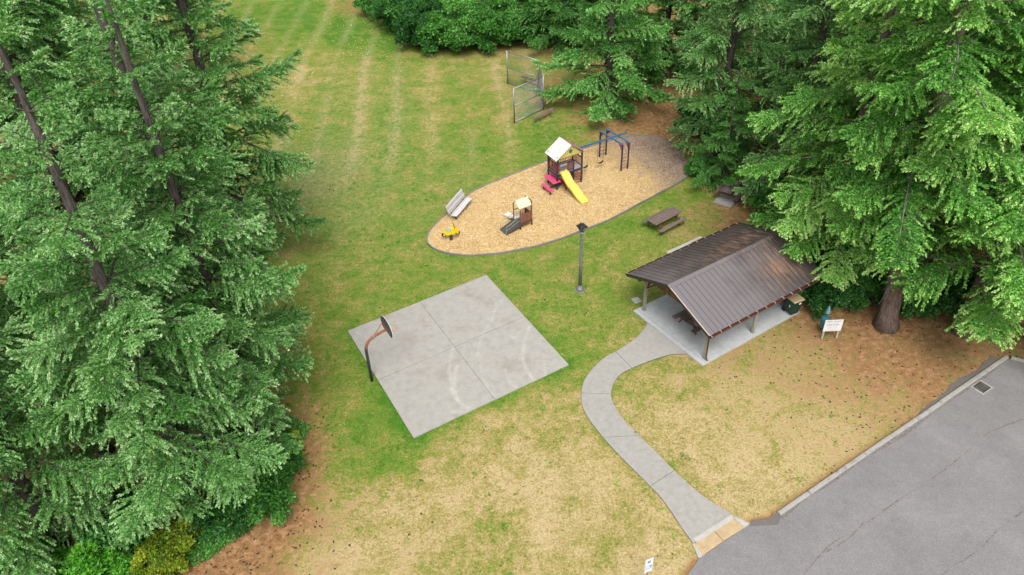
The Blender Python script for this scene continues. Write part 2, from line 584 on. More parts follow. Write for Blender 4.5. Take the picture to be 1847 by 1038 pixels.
def m_leaf(name, stops, trans=0.35, rough=0.5, spec=0.35):
    """foliage: colour from a per-leaf random tone, with light passing through the blades"""
    m, n, l, bs = new_mat(name)
    a = n.new('ShaderNodeAttribute')
    a.attribute_name = 'tone'
    oi = n.new('ShaderNodeObjectInfo').outputs['Random']
    f = math_n(n, l, 'MULTIPLY_ADD', math_n(n, l, 'SUBTRACT', oi, 0.5), 0.16, a.outputs['Fac'])
    r = ramp(n, stops)
    l.new(f, r.inputs[0])
    l.new(r.outputs[0], bs.inputs['Base Color'])
    bs.inputs['Roughness'].default_value = rough
    bs.inputs['Specular IOR Level'].default_value = spec
    tr = n.new('ShaderNodeBsdfTranslucent')
    tc = mixc(n, l, 1.0, r.outputs[0], (1.05, 1.15, 0.6), 'MULTIPLY')
    l.new(tc, tr.inputs['Color'])
    mx = n.new('ShaderNodeMixShader')
    mx.inputs[0].default_value = trans
    l.new(bs.outputs[0], mx.inputs[1])
    l.new(tr.outputs[0], mx.inputs[2])
    l.new(mx.outputs[0], n['Material Output'].inputs['Surface'])
    return m


MT['lawn'] = m_lawn()
MT['asphalt'] = m_asphalt()
MT['chips'] = m_chips()
MT['bark'] = m_bark('fir_bark', (0.030, 0.024, 0.021), (0.135, 0.115, 0.105))
MT['bark_red'] = m_bark('reddish_bark', (0.05, 0.032, 0.026), (0.22, 0.165, 0.14), (0.17, 0.17, 0.155))
MT['twig'] = simple('grey_twig', (0.19, 0.165, 0.14), 0.9, 0, 0.4, 3.0, None, 0)
MT['darktwig'] = simple('dark_twig', (0.065, 0.052, 0.04), 0.9, 0, 0.4, 3.0, None, 0)
MT['needle_blue'] = m_leaf('needles_blue_green', [(0.0, (0.034, 0.118, 0.020)), (0.36, (0.100, 0.275, 0.056)), (0.70, (0.225, 0.420, 0.145)), (1.0, (0.43, 0.58, 0.31))], 0.42)
MT['needle_mid'] = m_leaf('needles_mid_green', [(0.0, (0.030, 0.115, 0.020)), (0.40, (0.090, 0.280, 0.050)), (0.74, (0.195, 0.45, 0.105)), (1.0, (0.38, 0.62, 0.24))], 0.44)
MT['needle_yellow'] = m_leaf('needles_yellow_green', [(0.0, (0.034, 0.130, 0.018)), (0.34, (0.108, 0.325, 0.048)), (0.66, (0.250, 0.520, 0.105)), (1.0, (0.52, 0.70, 0.27))], 0.46)
MT['leaf_dark'] = m_leaf('leaves_dark_green', [(0.0, (0.012, 0.065, 0.012)), (0.6, (0.040, 0.155, 0.026)), (1.0, (0.095, 0.27, 0.055))], 0.35, 0.45, 0.4)
MT['leaf_mid'] = m_leaf('leaves_mid_green', [(0.0, (0.024, 0.110, 0.014)), (0.6, (0.075, 0.245, 0.036)), (1.0, (0.16, 0.40, 0.08))], 0.4, 0.45, 0.4)
MT['leaf_bright'] = m_leaf('leaves_bright_green', [(0.0, (0.036, 0.165, 0.014)), (0.6, (0.105, 0.355, 0.028)), (1.0, (0.21, 0.51, 0.06))], 0.45, 0.45, 0.4)
MT['leaf_lime'] = m_leaf('leaves_yellow_lime', [(0.0, (0.07, 0.14, 0.012)), (0.5, (0.20, 0.31, 0.024)), (1.0, (0.42, 0.46, 0.045))], 0.45, 0.45, 0.35)
MT['grassblade'] = m_leaf('grass_blades', [(0.0, (0.045, 0.130, 0.012)), (0.35, (0.105, 0.175, 0.022)), (0.65, (0.22, 0.185, 0.045)), (1.0, (0.40, 0.31, 0.15))], 0.3, 0.8, 0.1)
MT['weed'] = m_leaf('weed_leaves', [(0.0, (0.045, 0.135, 0.012)), (0.5, (0.115, 0.270, 0.026)), (1.0, (0.21, 0.39, 0.06))], 0.3, 0.6, 0.2)
MT['cone'] = simple('cone_brown', (0.060, 0.035, 0.022), 0.9, 0, 0.4, 3.0, None, 0)
MT['petal'] = simple('flower_petal', (0.75, 0.72, 0.35), 0.7, 0, 0.1, 3.0, None, 0)

#@@SETTING@@
# ---------------------------------------------------------------- the ground
def w2px(x, y):
    """where a ground point sits among the photo-measured lawn samples"""
    zc = y * cp + CAMH * sp
    yd = -y * sp + CAMH * cp
    u, v = x / zc, yd / zc
    return CX + FPX * (u * cr + v * sr), CY + FPX * (-u * sr + v * cr)


# lawn condition samples: pixel, dryness, needle litter, bleached thatch
SAMPLES = [
    (1000, 950, .93, 0, 0), (900, 850, .86, 0, 0), (650, 1000, .88, .12, 0), (1120, 850, .84, 0, 0), (1250, 790, .82, .05, 0), (560, 1020, .9, .3, 0),
    (1400, 850, .84, .05, 0), (1500, 780, .85, .22, 0), (1300, 900, .85, 0, 0), (800, 930, .86, 0, 0), (1200, 1000, .85, 0, 0), (1180, 740, .70, 0, 0),
    (1350, 720, .80, .22, 0), (760, 880, .72, 0, 0), (1000, 760, .62, 0, 0), (870, 820, .66, 0, 0), (1050, 820, .74, 0, 0), (700, 920, .84, .06, 0),
    (880, 975, .45, 0, 0), (1070, 960, .60, 0, 0), (1000, 870, .9, 0, .2), (640, 850, .42, .05, 0), (600, 900, .75, .32, 0),
    (640, 760, .32, .05, 0), (700, 830, .16, 0, 0), (660, 800, .15, 0, 0), (620, 700, .38, .1, 0), (590, 640, .36, 0, 0), (700, 730, .08, 0, 0),
    (1100, 560, .30, 0, 0), (1000, 500, .34, 0, 0), (760, 500, .30, 0, 0), (1050, 640, .30, 0, 0), (950, 480, .30, 0, 0), (1130, 600, .42, 0, 0),
    (640, 530, .36, 0, 0), (560, 480, .34, 0, .1), (700, 430, .30, 0, .05), (620, 400, .28, 0, .35), (560, 330, .35, 0, .9), (600, 290, .36, 0, .6),
    (500, 330, .30, 0, .35), (660, 330, .34, 0, .25), (740, 330, .30, 0, .1), (780, 290, .32, 0, .1), (860, 270, .30, 0, 0), (940, 255, .26, 0, 0),
    (1060, 465, .30, 0, 0), (1150, 430, .26, 0, 0), (1130, 480, .40, 0, 0), (1190, 360, .22, 0, 0), (1240, 345, .25, .05, 0), (1180, 450, .42, .1, 0),
    (1260, 400, .50, .38, 0), (1310, 385, .6, .75, 0), (1230, 425, .52, .25, 0), (1350, 370, .7, 1, 0), (1120, 410, .22, 0, 0),
    (880, 120, .62, .06, 0), (820, 110, .60, .05, 0), (930, 90, .72, .42, 0), (870, 82, .7, .55, 0), (780, 150, .55, 0, .1), (850, 190, .55, 0, 0),
    (700, 130, .58, 0, .1), (600, 110, .66, 0, 0), (500, 80, .42, 0, 0), (450, 100, .70, 0, 0), (540, 140, .72, 0, .1), (640, 180, .52, 0, .2), (720, 210, .42, 0, .2),
    (470, 30, .22, 0, 0), (560, 25, .20, 0, 0), (610, 50, .10, 0, 0), (680, 75, .05, 0, 0), (640, 15, .5, .7, 0), (720, 95, .3, .3, 0), (760, 95, .55, .35, 0),
    (540, 210, .45, 0, .1), (620, 240, .36, 0, .2), (480, 240, .45, 0, 0), (420, 60, .45, 0, 0), (380, 20, .4, .3, 0), (900, 225, .55, .05, 0),
    (990, 240, .12, .15, 0), (1030, 225, .25, .3, 0), (1080, 225, .45, .75, 0), (1150, 225, .5, 1, 0), (1220, 240, .5, 1, 0), (985, 175, .6, .55, 0), (1010, 200, .5, .5, 0),
    (1480, 640, .75, .55, 0), (1560, 640, .7, .92, 0), (1500, 565, .6, 1, 0), (1650, 660, .7, .9, 0), (1760, 640, .7, .75, .5), (1600, 730, .78, .55, 0), (1680, 720, .75, .75, .2),
    (1750, 690, .7, .85, .3), (1420, 640, .72, .4, 0), (1550, 800, .8, .35, 0), (1370, 620, .66, .4, 0), (1460, 590, .65, .8, 0),
    (1800, 620, .7, .7, .7), (1600, 560, .6, 1.1, 0), (1700, 500, .6, 1.1, 0), (1500, 430, .6, 1.1, 0), (1800, 300, .6, 1.1, 0), (1450, 250, .6, 1.1, 0), (1300, 120, .6, 1, 0),
    (540, 780, .5, .9, 0), (550, 850, .6, .85, 0), (530, 910, .5, 1.05, 0), (470, 980, .5, 1.1, 0), (400, 1030, .5, 1.1, 0), (480, 1025, .7, .8, 0),
    (450, 850, .4, 1, 0), (350, 700, .5, .9, 0), (180, 480, .82, .30, 0), (80, 230, .85, .35, 0), (160, 420, .85, .2, 0), (300, 400, .6, .2, 0), (250, 250, .6, .1, 0),
    (100, 800, .5, 1.1, 0), (200, 950, .5, 1.1, 0), (30, 560, .6, .8, 0), (320, 120, .5, .1, 0), (150, 60, .6, .3, 0), (60, 20, .5, .5, 0),
    (1000, 40, .5, 1.1, 0), (800, 20, .5, 1, 0), (1150, 100, .5, 1.1, 0), (1700, 50, .6, 1, 0),
]


def make_lawn():
    xs = np.concatenate([[-900, -400, -200, -120, -90, -75], np.arange(-66, 60.01, 0.38), [66, 75, 90, 130, 220, 420, 900]])
    ys = np.concatenate([[-500, -150, -50, -15, 0, 6], np.arange(10, 112, 0.38), [116, 122, 132, 150, 190, 300, 600, 1400]])
    X, Y = np.meshgrid(xs, ys)
    P = np.stack([X.ravel(), Y.ravel()], 1)
    sw = np.array([W(a, b)[:2] for a, b, *_ in SAMPLES])
    val = np.array([s[2:] for s in SAMPLES])
    reach = 0.055 * (np.hypot(sw[:, 0], sw[:, 1]) + 8)
    num = np.zeros((len(P), 3)); den = np.zeros(len(P))
    for i in range(len(sw)):
        d = np.hypot(P[:, 0] - sw[i, 0], P[:, 1] - sw[i, 1]) / reach[i]
        w = 1.0 / (0.12 + d ** 3)
        num += w[:, None] * val[i]
        den += w
    a = num / den[:, None]
    # mown strips in the ball field: bleached wheel lines along the mowing direction
    d0 = (W(700, 120) - W(660, 330)).normalized()
    q = P[:, 0] * d0.y - P[:, 1] * d0.x
    wob = 0.25 * np.sin(P[:, 1] * 0.21) + 0.2 * np.sin(P[:, 1] * 0.083 + 1)
    field = np.clip((P[:, 1] - 43) / 8, 0, 1) * np.clip((96 - P[:, 1]) / 12, 0, 1) * np.clip((6 - P[:, 0]) / 5, 0, 1)
    lines = np.exp(-((((q + wob) % 2.9) - 1.45) / 0.42) ** 2)
    strip = np.sin((q + wob) * 2 * PI / 5.8) * 0.07
    pn = np.array([mnoise.noise((x * 0.14, y * 0.10, 3.0)) for x, y in P])
    a[:, 0] += 0.05 - .13 * np.clip((P[:, 1] - 48) / 14, 0, 1) + field * (lines * (0.15 + 0.18 * pn) - .03 + strip * .9)
    a[:, 2] += field * lines * 0.55 * np.clip(0.55 + pn * 2, 0, 1)
    # soil and needles gathered behind the kerb, lusher grass along the slabs
    def dist_line(p_, q_):
        d_ = np.array([q_.x - p_.x, q_.y - p_.y]); L2 = d_ @ d_
        t_ = np.clip(((P[:, 0] - p_.x) * d_[0] + (P[:, 1] - p_.y) * d_[1]) / L2, 0, 1)
        return np.hypot(P[:, 0] - p_.x - t_ * d_[0], P[:, 1] - p_.y - t_ * d_[1])
    a[:, 1] = np.maximum(a[:, 1], 0.95 * np.exp(-(dist_line(W(1404, 929), W(1816, 646)) / .38) ** 2))
    a[:, 1] = np.maximum(a[:, 1], 1.0 * np.exp(-(dist_line(W(1262, 1010), W(1236, 1044)) / .30) ** 2))
    a[:, 1] = np.maximum(a[:, 1], .9 * np.exp(-(dist_line(W(1352, 946), W(1404, 931)) / .28) ** 2))
    for c0, c1, k_ in (((627, 597), (746, 790), .30), ((746, 790), (1026, 658), .34), ((1026, 658), (877, 496), .2), ((1066, 761), (1191, 896), .3), ((1188, 820), (1275, 900), .22)):
        a[:, 0] -= k_ * np.exp(-(dist_line(W(*c0), W(*c1)) / .42) ** 2)
    ztop = np.array([mnoise.noise((x * 0.8, y * 0.8, 0)) * 0.014 + mnoise.noise((x * 0.21, y * 0.21, 5)) * 0.02 - 0.012 for x, y in P])
    nx, ny = len(xs), len(ys)
    idx = np.arange(nx * ny).reshape(ny, nx)
    F = np.stack([idx[:-1, :-1], idx[:-1, 1:], idx[1:, 1:], idx[1:, :-1]], -1).reshape(-1, 4)
    me = bpy.data.meshes.new('lawn')
    V = np.column_stack([P, ztop])
    np_mesh(me, V, F)
    for k, nm in enumerate(('dry', 'litter', 'pale')):
        at = me.attributes.new(nm, 'FLOAT', 'POINT')
        at.data.foreach_set('value', a[:, k].astype(np.float32))
    me.materials.append(MT['lawn'])
    me.polygons.foreach_set('use_smooth', np.ones(len(F), bool))
    return link_mesh('lawn', me), sw, val, reach


def np_mesh(me, V, F):
    V = np.asarray(V, np.float32); F = np.asarray(F, np.int32)
    k = F.shape[1]
    me.vertices.add(len(V))
    me.vertices.foreach_set('co', V.ravel())
    me.loops.add(F.size)
    me.loops.foreach_set('vertex_index', F.ravel())
    me.polygons.add(len(F))
    me.polygons.foreach_set('loop_start', np.arange(0, F.size, k, dtype=np.int32))
    me.polygons.foreach_set('loop_total', np.full(len(F), k, np.int32))
    me.update(calc_edges=True)


lawn, SW, SVAL, SREACH = make_lawn()
tag(lawn, 'patchy green and straw coloured mown lawn', None, None, 'structure')


def cond(P):
    num = np.zeros((len(P), 3)); den = np.zeros(len(P))
    for i in range(len(SW)):
        d = np.hypot(P[:, 0] - SW[i, 0], P[:, 1] - SW[i, 1]) / SREACH[i]
        w = 1.0 / (0.12 + d ** 3)
        num += w[:, None] * SVAL[i]; den += w
    return num / den[:, None]


def inside(P, poly):
    poly = np.asarray([(p[0], p[1]) for p in poly])
    r = np.zeros(len(P), bool)
    j = len(poly) - 1
    for i in range(len(poly)):
        xi, yi = poly[i]; xj, yj = poly[j]
        c = ((yi > P[:, 1]) != (yj > P[:, 1])) & (P[:, 0] < (xj - xi) * (P[:, 1] - yi) / (yj - yi + 1e-12) + xi)
        r ^= c
        j = i
    return r


def smooth_closed(pts, n):
    """Catmull-Rom through a closed ring of points, resampled evenly"""
    m = len(pts)
    out = []
    for i in range(m):
        p0, p1, p2, p3 = [Vector(pts[(i + k) % m]) for k in (-1, 0, 1, 2)]
        for t in np.linspace(0, 1, 12, endpoint=False):
            out.append(0.5 * ((2 * p1) + (p2 - p0) * t + (2 * p0 - 5 * p1 + 4 * p2 - p3) * t * t + (3 * p1 - p0 - 3 * p2 + p3) * t ** 3))
    seg = [(out[(i + 1) % len(out)] - out[i]).length for i in range(len(out))]
    tot = sum(seg)
    res, acc, k = [], 0.0, 0
    for i in range(n):
        s = tot * i / n
        while acc + seg[k] < s:
            acc += seg[k]; k += 1
        res.append(out[k].lerp(out[(k + 1) % len(out)], (s - acc) / max(seg[k], 1e-9)))
    return res


def smooth_open(pts, per=8):
    out = []
    m = len(pts)
    for i in range(m - 1):
        p0, p1, p2, p3 = [Vector(pts[min(max(i + k, 0), m - 1)]) for k in (-1, 0, 1, 2)]
        for t in np.linspace(0, 1, per, endpoint=False):
            out.append(0.5 * ((2 * p1) + (p2 - p0) * t + (2 * p0 - 5 * p1 + 4 * p2 - p3) * t * t + (3 * p1 - p0 - 3 * p2 + p3) * t ** 3))
    out.append(Vector(pts[-1]))
    return out


# ---- basketball court: four cast panels with recessed joints
CT = [W(627, 597, .05), W(877, 496, .05), W(1026, 658, .05), W(746, 790, .05)]
court = thing('basketball_court', 'square grey concrete court slab in the lawn', None, (*((CT[0] + CT[2]) / 2).to_2d(), 0))
tag(court, kind='structure')
def court_pt(u, v, z=.05):
    a = CT[0].lerp(CT[1], u); b = CT[3].lerp(CT[2], u)
    p = a.lerp(b, v); p.z = z
    return p
g = 0.0014
mb = MB(); mb.prism([court_pt(u, v) for u, v in ((0.002, .002), (0.002, .998), (.998, .998), (.998, .002))], -0.15, 0.022)
mb.build('joint_bed', MT['kerb'], court, world=True)


def m_scuff(col=(0.50, 0.485, 0.44), lo=-1.9, k=4.0):
    m, n, l, bs = new_mat('pale_scuff')
    p = wpos(n)
    f = math_n(n, l, 'MULTIPLY_ADD', noise(n, l, p, 7.0, 5, 0.75), k, lo, True)
    f = math_n(n, l, 'MULTIPLY', f, 0.55)
    tr = n.new('ShaderNodeBsdfTransparent')
    mx = n.new('ShaderNodeMixShader')
    bs.inputs['Base Color'].default_value = (*col, 1)
    bs.inputs['Roughness'].default_value = 0.95
    l.new(f, mx.inputs[0]); l.new(tr.outputs[0], mx.inputs[1]); l.new(bs.outputs[0], mx.inputs[2])
    l.new(mx.outputs[0], n['Material Output'].inputs['Surface'])
    return m


MT['scuff'] = m_scuff()
MT['crack'] = m_scuff((0.15, 0.11, 0.08), -1.6, 4.0)
MT['crackdark'] = m_scuff((0.05, 0.047, 0.047), -1.7, 4.0)


def ribbon(mb, pts, w, z):
    pts = [Vector((p[0], p[1], z)) for p in pts]
    vs, fs = [], []
    for i, p in enumerate(pts):
        d = (pts[min(i + 1, len(pts) - 1)] - pts[max(i - 1, 0)]).normalized()
        s = Vector((-d.y, d.x, 0)) * (w * (0.5 if not callable(w) else 1)) if not callable(w) else Vector((-d.y, d.x, 0)) * w(i / (len(pts) - 1)) * .5
        vs += [p + s, p - s]
    for i in range(len(pts) - 1):
        fs.append((2 * i + 1, 2 * i, 2 * i + 2, 2 * i + 3)[::-1])
    return mb.add(vs, fs)


SC = [[(905, 542), (890, 570), (875, 597), (865, 620), (861, 645)], [(895, 548), (888, 580)], [(955, 590), (946, 620), (944, 650), (955, 675), (962, 688)],
      [(978, 600), (972, 640), (964, 688)], [(817, 628), (811, 660), (814, 690), (822, 712)], [(825, 660), (820, 690), (828, 725), (846, 738)],
      [(912, 668), (920, 690), (930, 700)], [(865, 640), (868, 670), (878, 700), (892, 716)], [(812, 700), (826, 725)], [(937, 600), (928, 612), (922, 608)], [(980, 640), (984, 678)],
      [(815, 745), (830, 744)], [(935, 555), (955, 565), (970, 582)]]
def court_material():
    """court concrete whose pale tyre scuffs come from a wear attribute"""
    m = MT['court'].copy(); m.name = 'court_concrete_worn'
    n, l = m.node_tree.nodes, m.node_tree.links
    bs = n['Principled BSDF']
    src = bs.inputs['Base Color'].links[0].from_socket
    a = n.new('ShaderNodeAttribute'); a.attribute_name = 'scuff'
    f = math_n(n, l, 'MULTIPLY', a.outputs['Fac'], math_n(n, l, 'MULTIPLY_ADD', noise(n, l, wpos(n), 6.0, 5, .75), 3.0, -.9, True))
    l.new(mixc(n, l, f, src, (0.39, 0.378, 0.345)), bs.inputs['Base Color'])
    return m
MT['court_worn'] = court_material()
SCW = [np.array([[p.x, p.y] for p in smooth_open([W(a, b) for a, b in c], 8)]) for c in SC]
def court_panel(u0, u1, v0, v1):
    N = 62
    V = np.array([[*court_pt(u0 + (u1 - u0) * i / N, v0 + (v1 - v0) * j / N)] for j in range(N + 1) for i in range(N + 1)])
    sc_ = np.zeros(len(V))
    for k, pl in enumerate(SCW):
        d = np.min(np.hypot(V[:, None, 0] - pl[None, :, 0], V[:, None, 1] - pl[None, :, 1]), 1)
        sc_ = np.maximum(sc_, np.exp(-(d / (.040 + .018 * (k % 3))) ** 2) * (.95 - .12 * (k % 4)))
    idx = np.arange((N + 1) ** 2).reshape(N + 1, N + 1)
    F = np.stack([idx[:-1, :-1], idx[1:, :-1], idx[1:, 1:], idx[:-1, 1:]], -1).reshape(-1, 4).tolist()
    ring = list(idx[0, :-1]) + list(idx[:-1, -1]) + list(idx[-1, :0:-1]) + list(idx[:0:-1, 0])
    nb_ = len(V)
    V = np.concatenate([V, V[ring] - np.array([0, 0, .15])])
    for i in range(len(ring)):
        j = (i + 1) % len(ring)
        F.append((ring[i], ring[j], nb_ + j, nb_ + i))
    V[:, 0] -= court.location.x; V[:, 1] -= court.location.y
    me = bpy.data.meshes.new('court_panel')
    me.from_pydata(V.tolist(), [], [tuple(int(q) for q in f) for f in F])
    at = me.attributes.new('scuff', 'FLOAT', 'POINT')
    at.data.foreach_set('value', np.concatenate([sc_, np.zeros(len(ring))]).astype(np.float32))
    me.materials.append(MT['court_worn'])
    me.update()
    link_mesh('court_panel', me, court)
for (u0, u1) in ((0, .5 - g), (.5 + g, 1)):
    for (v0, v1) in ((0, .5 - g), (.5 + g, 1)):
        court_panel(u0, u1, v0, v1)

# ---- footpath
PL = [(1169.6, 578), (1163, 592), (1152, 605), (1135, 619), (1111, 634), (1092, 644), (1075, 659), (1062, 674), (1053, 689), (1049, 709), (1050, 730), (1056, 745), (1066, 761), (1088, 789), (1116, 820), (1146, 850), (1173, 877), (1191, 896), (1213, 926), (1230, 952), (1251, 981)]
PR = [(1238, 638), (1212, 639), (1189, 645), (1166, 653), (1139, 664), (1128, 669.5), (1119, 675.6), (1112, 683), (1106, 694), (1102, 711), (1105, 724), (1113, 740), (1127, 760), (1153, 786), (1188, 820), (1202, 835), (1216, 849), (1243, 874), (1275, 900), (1304, 918), (1325, 932)]
ZP = 0.045
path = thing('footpath', 'curving grey concrete footpath from pavilion to car park', None, (*W(1075, 710).to_2d(), 0))
tag(path, kind='structure')
lp = [W(a, b, ZP) for a, b in PL]; rp = [W(a, b, ZP) for a, b in PR]
ls, rs_ = smooth_open(lp, 6), smooth_open(rp, 6)
bounds = [0, 4, 9, 13, 16, 20]
mb = MB()
mb.prism([p for p in ls] + [p for p in rs_[::-1]], -0.12, 0.02)
mb.build('path_bed', MT['edging'], path, world=True)
for a, b in zip(bounds[:-1], bounds[1:]):
    L_, R_ = list(ls[a * 6:b * 6 + 1]), list(rs_[a * 6:b * 6 + 1])
    ax = ((L_[0] + R_[0]) - (L_[1] + R_[1])).normalized() * 0.014
    bx = ((L_[-1] + R_[-1]) - (L_[-2] + R_[-2])).normalized() * 0.014
    if a: L_[0] = L_[0] - ax; R_[0] = R_[0] - ax
    L_[-1] = L_[-1] - bx; R_[-1] = R_[-1] - bx
    mb = MB(); n_ = len(L_)
    vs = [p for p in L_] + [p for p in R_] + [p - Vector((0, 0, .15)) for p in L_] + [p - Vector((0, 0, .15)) for p in R_]
    fs = []
    for i in range(n_ - 1):
        fs += [(i, n_ + i, n_ + i + 1, i + 1), (i, i + 1, 2 * n_ + i + 1, 2 * n_ + i), (n_ + i + 1, n_ + i, 3 * n_ + i, 3 * n_ + i + 1)]
    fs += [(0, 2 * n_, 3 * n_, n_), (n_ - 1, 2 * n_ - 1, 4 * n_ - 1, 3 * n_ - 1)]
    mb.add(vs, fs)
    mb.build('path_slab', MT['path'], path, world=True)
# trowelled pale margins and the flared ramp beside the mats
def strip_poly(px, z0, z1, mat, name, parent, bevel=0.004):
    b = MB(); b.prism([W(a, c, z1) for a, c in px][::-1], z0, z1)
    b_o = b.build(name, mat, parent, world=True, bevel=bevel)
    return b_o
strip_poly([(1252.5, 981.5), (1264, 1006), (1268, 1002.5), (1252.8, 981)], -.1, .035, MT['pale_concrete'], 'ramp_flare', path)
strip_poly([(1249, 980), (1260, 1007), (1268.2, 1002.8), (1252, 980.8)], -.1, .030, MT['pale_concrete'], 'ramp_flare', path)
strip_poly([(1324, 936), (1344.3, 951.5), (1352, 945), (1327, 931.5)], -.1, .030, MT['pale_concrete'], 'ramp_flare', path)
b = MB(); ribbon(b, smooth_open([W(a, c) for a, c in ((1253, 977), (1288, 955), (1322, 933))], 6), 0.20, ZP + .004); b.build('ramp_edge_band', MT['pale_concrete'], path, world=True)
for q in ([(1251.7, 981.3), (1288, 958.8), (1304.3, 976), (1268, 1002)], [(1289, 958.2), (1323, 936.3), (1343.8, 951.2), (1305.3, 975.5)]):
    o = strip_poly(q, -.08, .042, MT['tactile'], 'tactile_mat', path)
    a0, a1, a2, a3 = [W(*c, .043) for c in q]
    b = MB()
    for i in range(1, 12):
        p0, p1 = a0.lerp(a3, i / 12), a1.lerp(a2, i / 12)
        b.beam(p0.lerp(p1, .02), p0.lerp(p1, .98), 0.018, 0.012)
    b.build('tactile_ribs', MT['tactile'], o, world=False)
    ob = COL.objects[-1] if False else None
for o in [c for c in path.children if c.name.startswith('tactile_mat')]:
    for ch in o.children:
        ch.data.transform(Matrix.Translation(-path.location))

# ---- car park
KA, KB = W(1404, 929), W(1816, 646)
kd = (KB - KA).normalized(); kn = Vector((kd.y, -kd.x, 0))     # towards the asphalt
AS = [W(1352, 946), W(1404, 931), KB + kn * .1, W(1847, 657), W(1900, 668), Vector((60, 22, 0)), Vector((70, -40, 0)), Vector((-40, -40, 0)), Vector((-30, -8, 0)), Vector((0, 10.5, 0)), W(1180, 1110), W(1240, 1038), W(1262, 1008)]
AS = [Vector((p[0], p[1], 0)) for p in AS]
b = MB(); b.prism(AS[::-1], -0.3, 0.028)
car_park = b.build('car_park', MT['asphalt'])
tag(car_park, 'worn grey asphalt car park', None, None, 'structure')
for k, (c, mt, w0) in enumerate(((((1847, 755), (1780, 780), (1735, 822), (1690, 860), (1620, 905), (1560, 945), (1500, 985), (1450, 1038)), 'crack', .07),
                 (((1847, 925), (1800, 955), (1760, 990), (1710, 1025), (1690, 1045)), 'crackdark', .07), (((1560, 945), (1530, 975), (1480, 1000)), 'crack', .08), (((1404, 933), (1500, 868), (1650, 768), (1810, 655)), 'crack', .22))):
    b = MB(); ribbon(b, smooth_open([W(a_, b_) + Vector((random.uniform(-.08, .08), random.uniform(-.08, .08), 0)) for a_, b_ in c], 6), lambda t: w0 * (0.6 + 0.5 * math.sin(t * 23)), 0.031 + .0005 * k)
    b.build('crack_line', MT[mt], car_park)
kerb = thing('kerb', 'row of worn precast kerb stones along the car park', None, KA)
tag(kerb, kind='structure')
def kerb_row(p, q, n):
    for i in range(n):
        a_, b_ = p.lerp(q, i / n), p.lerp(q, (i + 1) / n)
        d = (b_ - a_).normalized() * 0.012
        a_, b_ = a_ + d, b_ - d
        nn = Vector((d.y, -d.x, 0)).normalized()
        j = Vector((random.uniform(-.012, .012), random.uniform(-.012, .012), 0))
        vs = []
        for e in (a_, b_):
            for (o_, z) in ((-.10, -.1), (.10, -.1), (.095, .10), (.06, .135), (-.07, .135), (-.10, .11)):
                vs.append(e + j + nn * o_ + Vector((0, 0, z)))
        m_ = MB(); m_.add(vs, [(5, 4, 3, 2, 1, 0), (6, 7, 8, 9, 10, 11)] + [(k, (k + 1) % 6, 6 + (k + 1) % 6, 6 + k) for k in range(6)])
        m_.build('kerb_stone', MT['kerb'], kerb, world=True, bevel=0.012)
kerb_row(KA, KB, 9)
kerb_row(KB + Vector((.13, -.06, 0)), W(1900, 667), 2)
b = MB()
sp_pts = [KA + kd * t - kn * (.12) for t in np.linspace(9.5, 15.8, 24)]
out = [KA + kd * t - kn * (.16 + .34 * min(1, (t - 9.3) / 3.0) * (0.72 + .2 * math.sin(t * 2.1) + .12 * math.sin(t * 7.3))) for t in np.linspace(9.5, 15.8, 24)]
b.prism(([Vector(p) for p in sp_pts] + out[::-1]), -.1, .034)
MT['haunch'] = concrete('dirty_asphalt', (0.15, 0.135, 0.125), (0.16, 0.10, 0.065), 3.0, 0.9)
b.build('asphalt_haunch', MT['haunch'], car_park)
b = MB()
spill = [KA - kn * .1, KA + kd * .1 + kn * .1, KA + kn * .32 - kd * .4, W(1352, 950), W(1356, 940), KA - kn * .12 - kd * .5]
b.prism([Vector((p[0], p[1], 0)) for p in spill], -.1, .037)
b.build('asphalt_ramp_edge', MT['haunch'], car_park)
# drain grate
dc = W(1771, 699, .03)
dr = thing('drain_grate', 'square iron storm drain grate in the asphalt by the kerb', 'drain grate', dc, math.atan2(kd.y, kd.x))
b = MB(); b.box((0, 0, .004), (.86, .66, .012)); b.build('apron', MT['kerb'], dr)
b = MB(); b.box((0, .235, .016), (.60, .05, .02)); b.box((0, -.235, .016), (.60, .05, .02)); b.box((.275, 0, .016), (.05, .41, .02)); b.box((-.275, 0, .016), (.05, .41, .02)); b.build('frame', MT['iron'], dr)
for i in range(9):
    b = MB(); b.box((-.2 + i * .05, 0, .018), (.022, .42, .016)); b.build('bar', MT['iron'], dr)

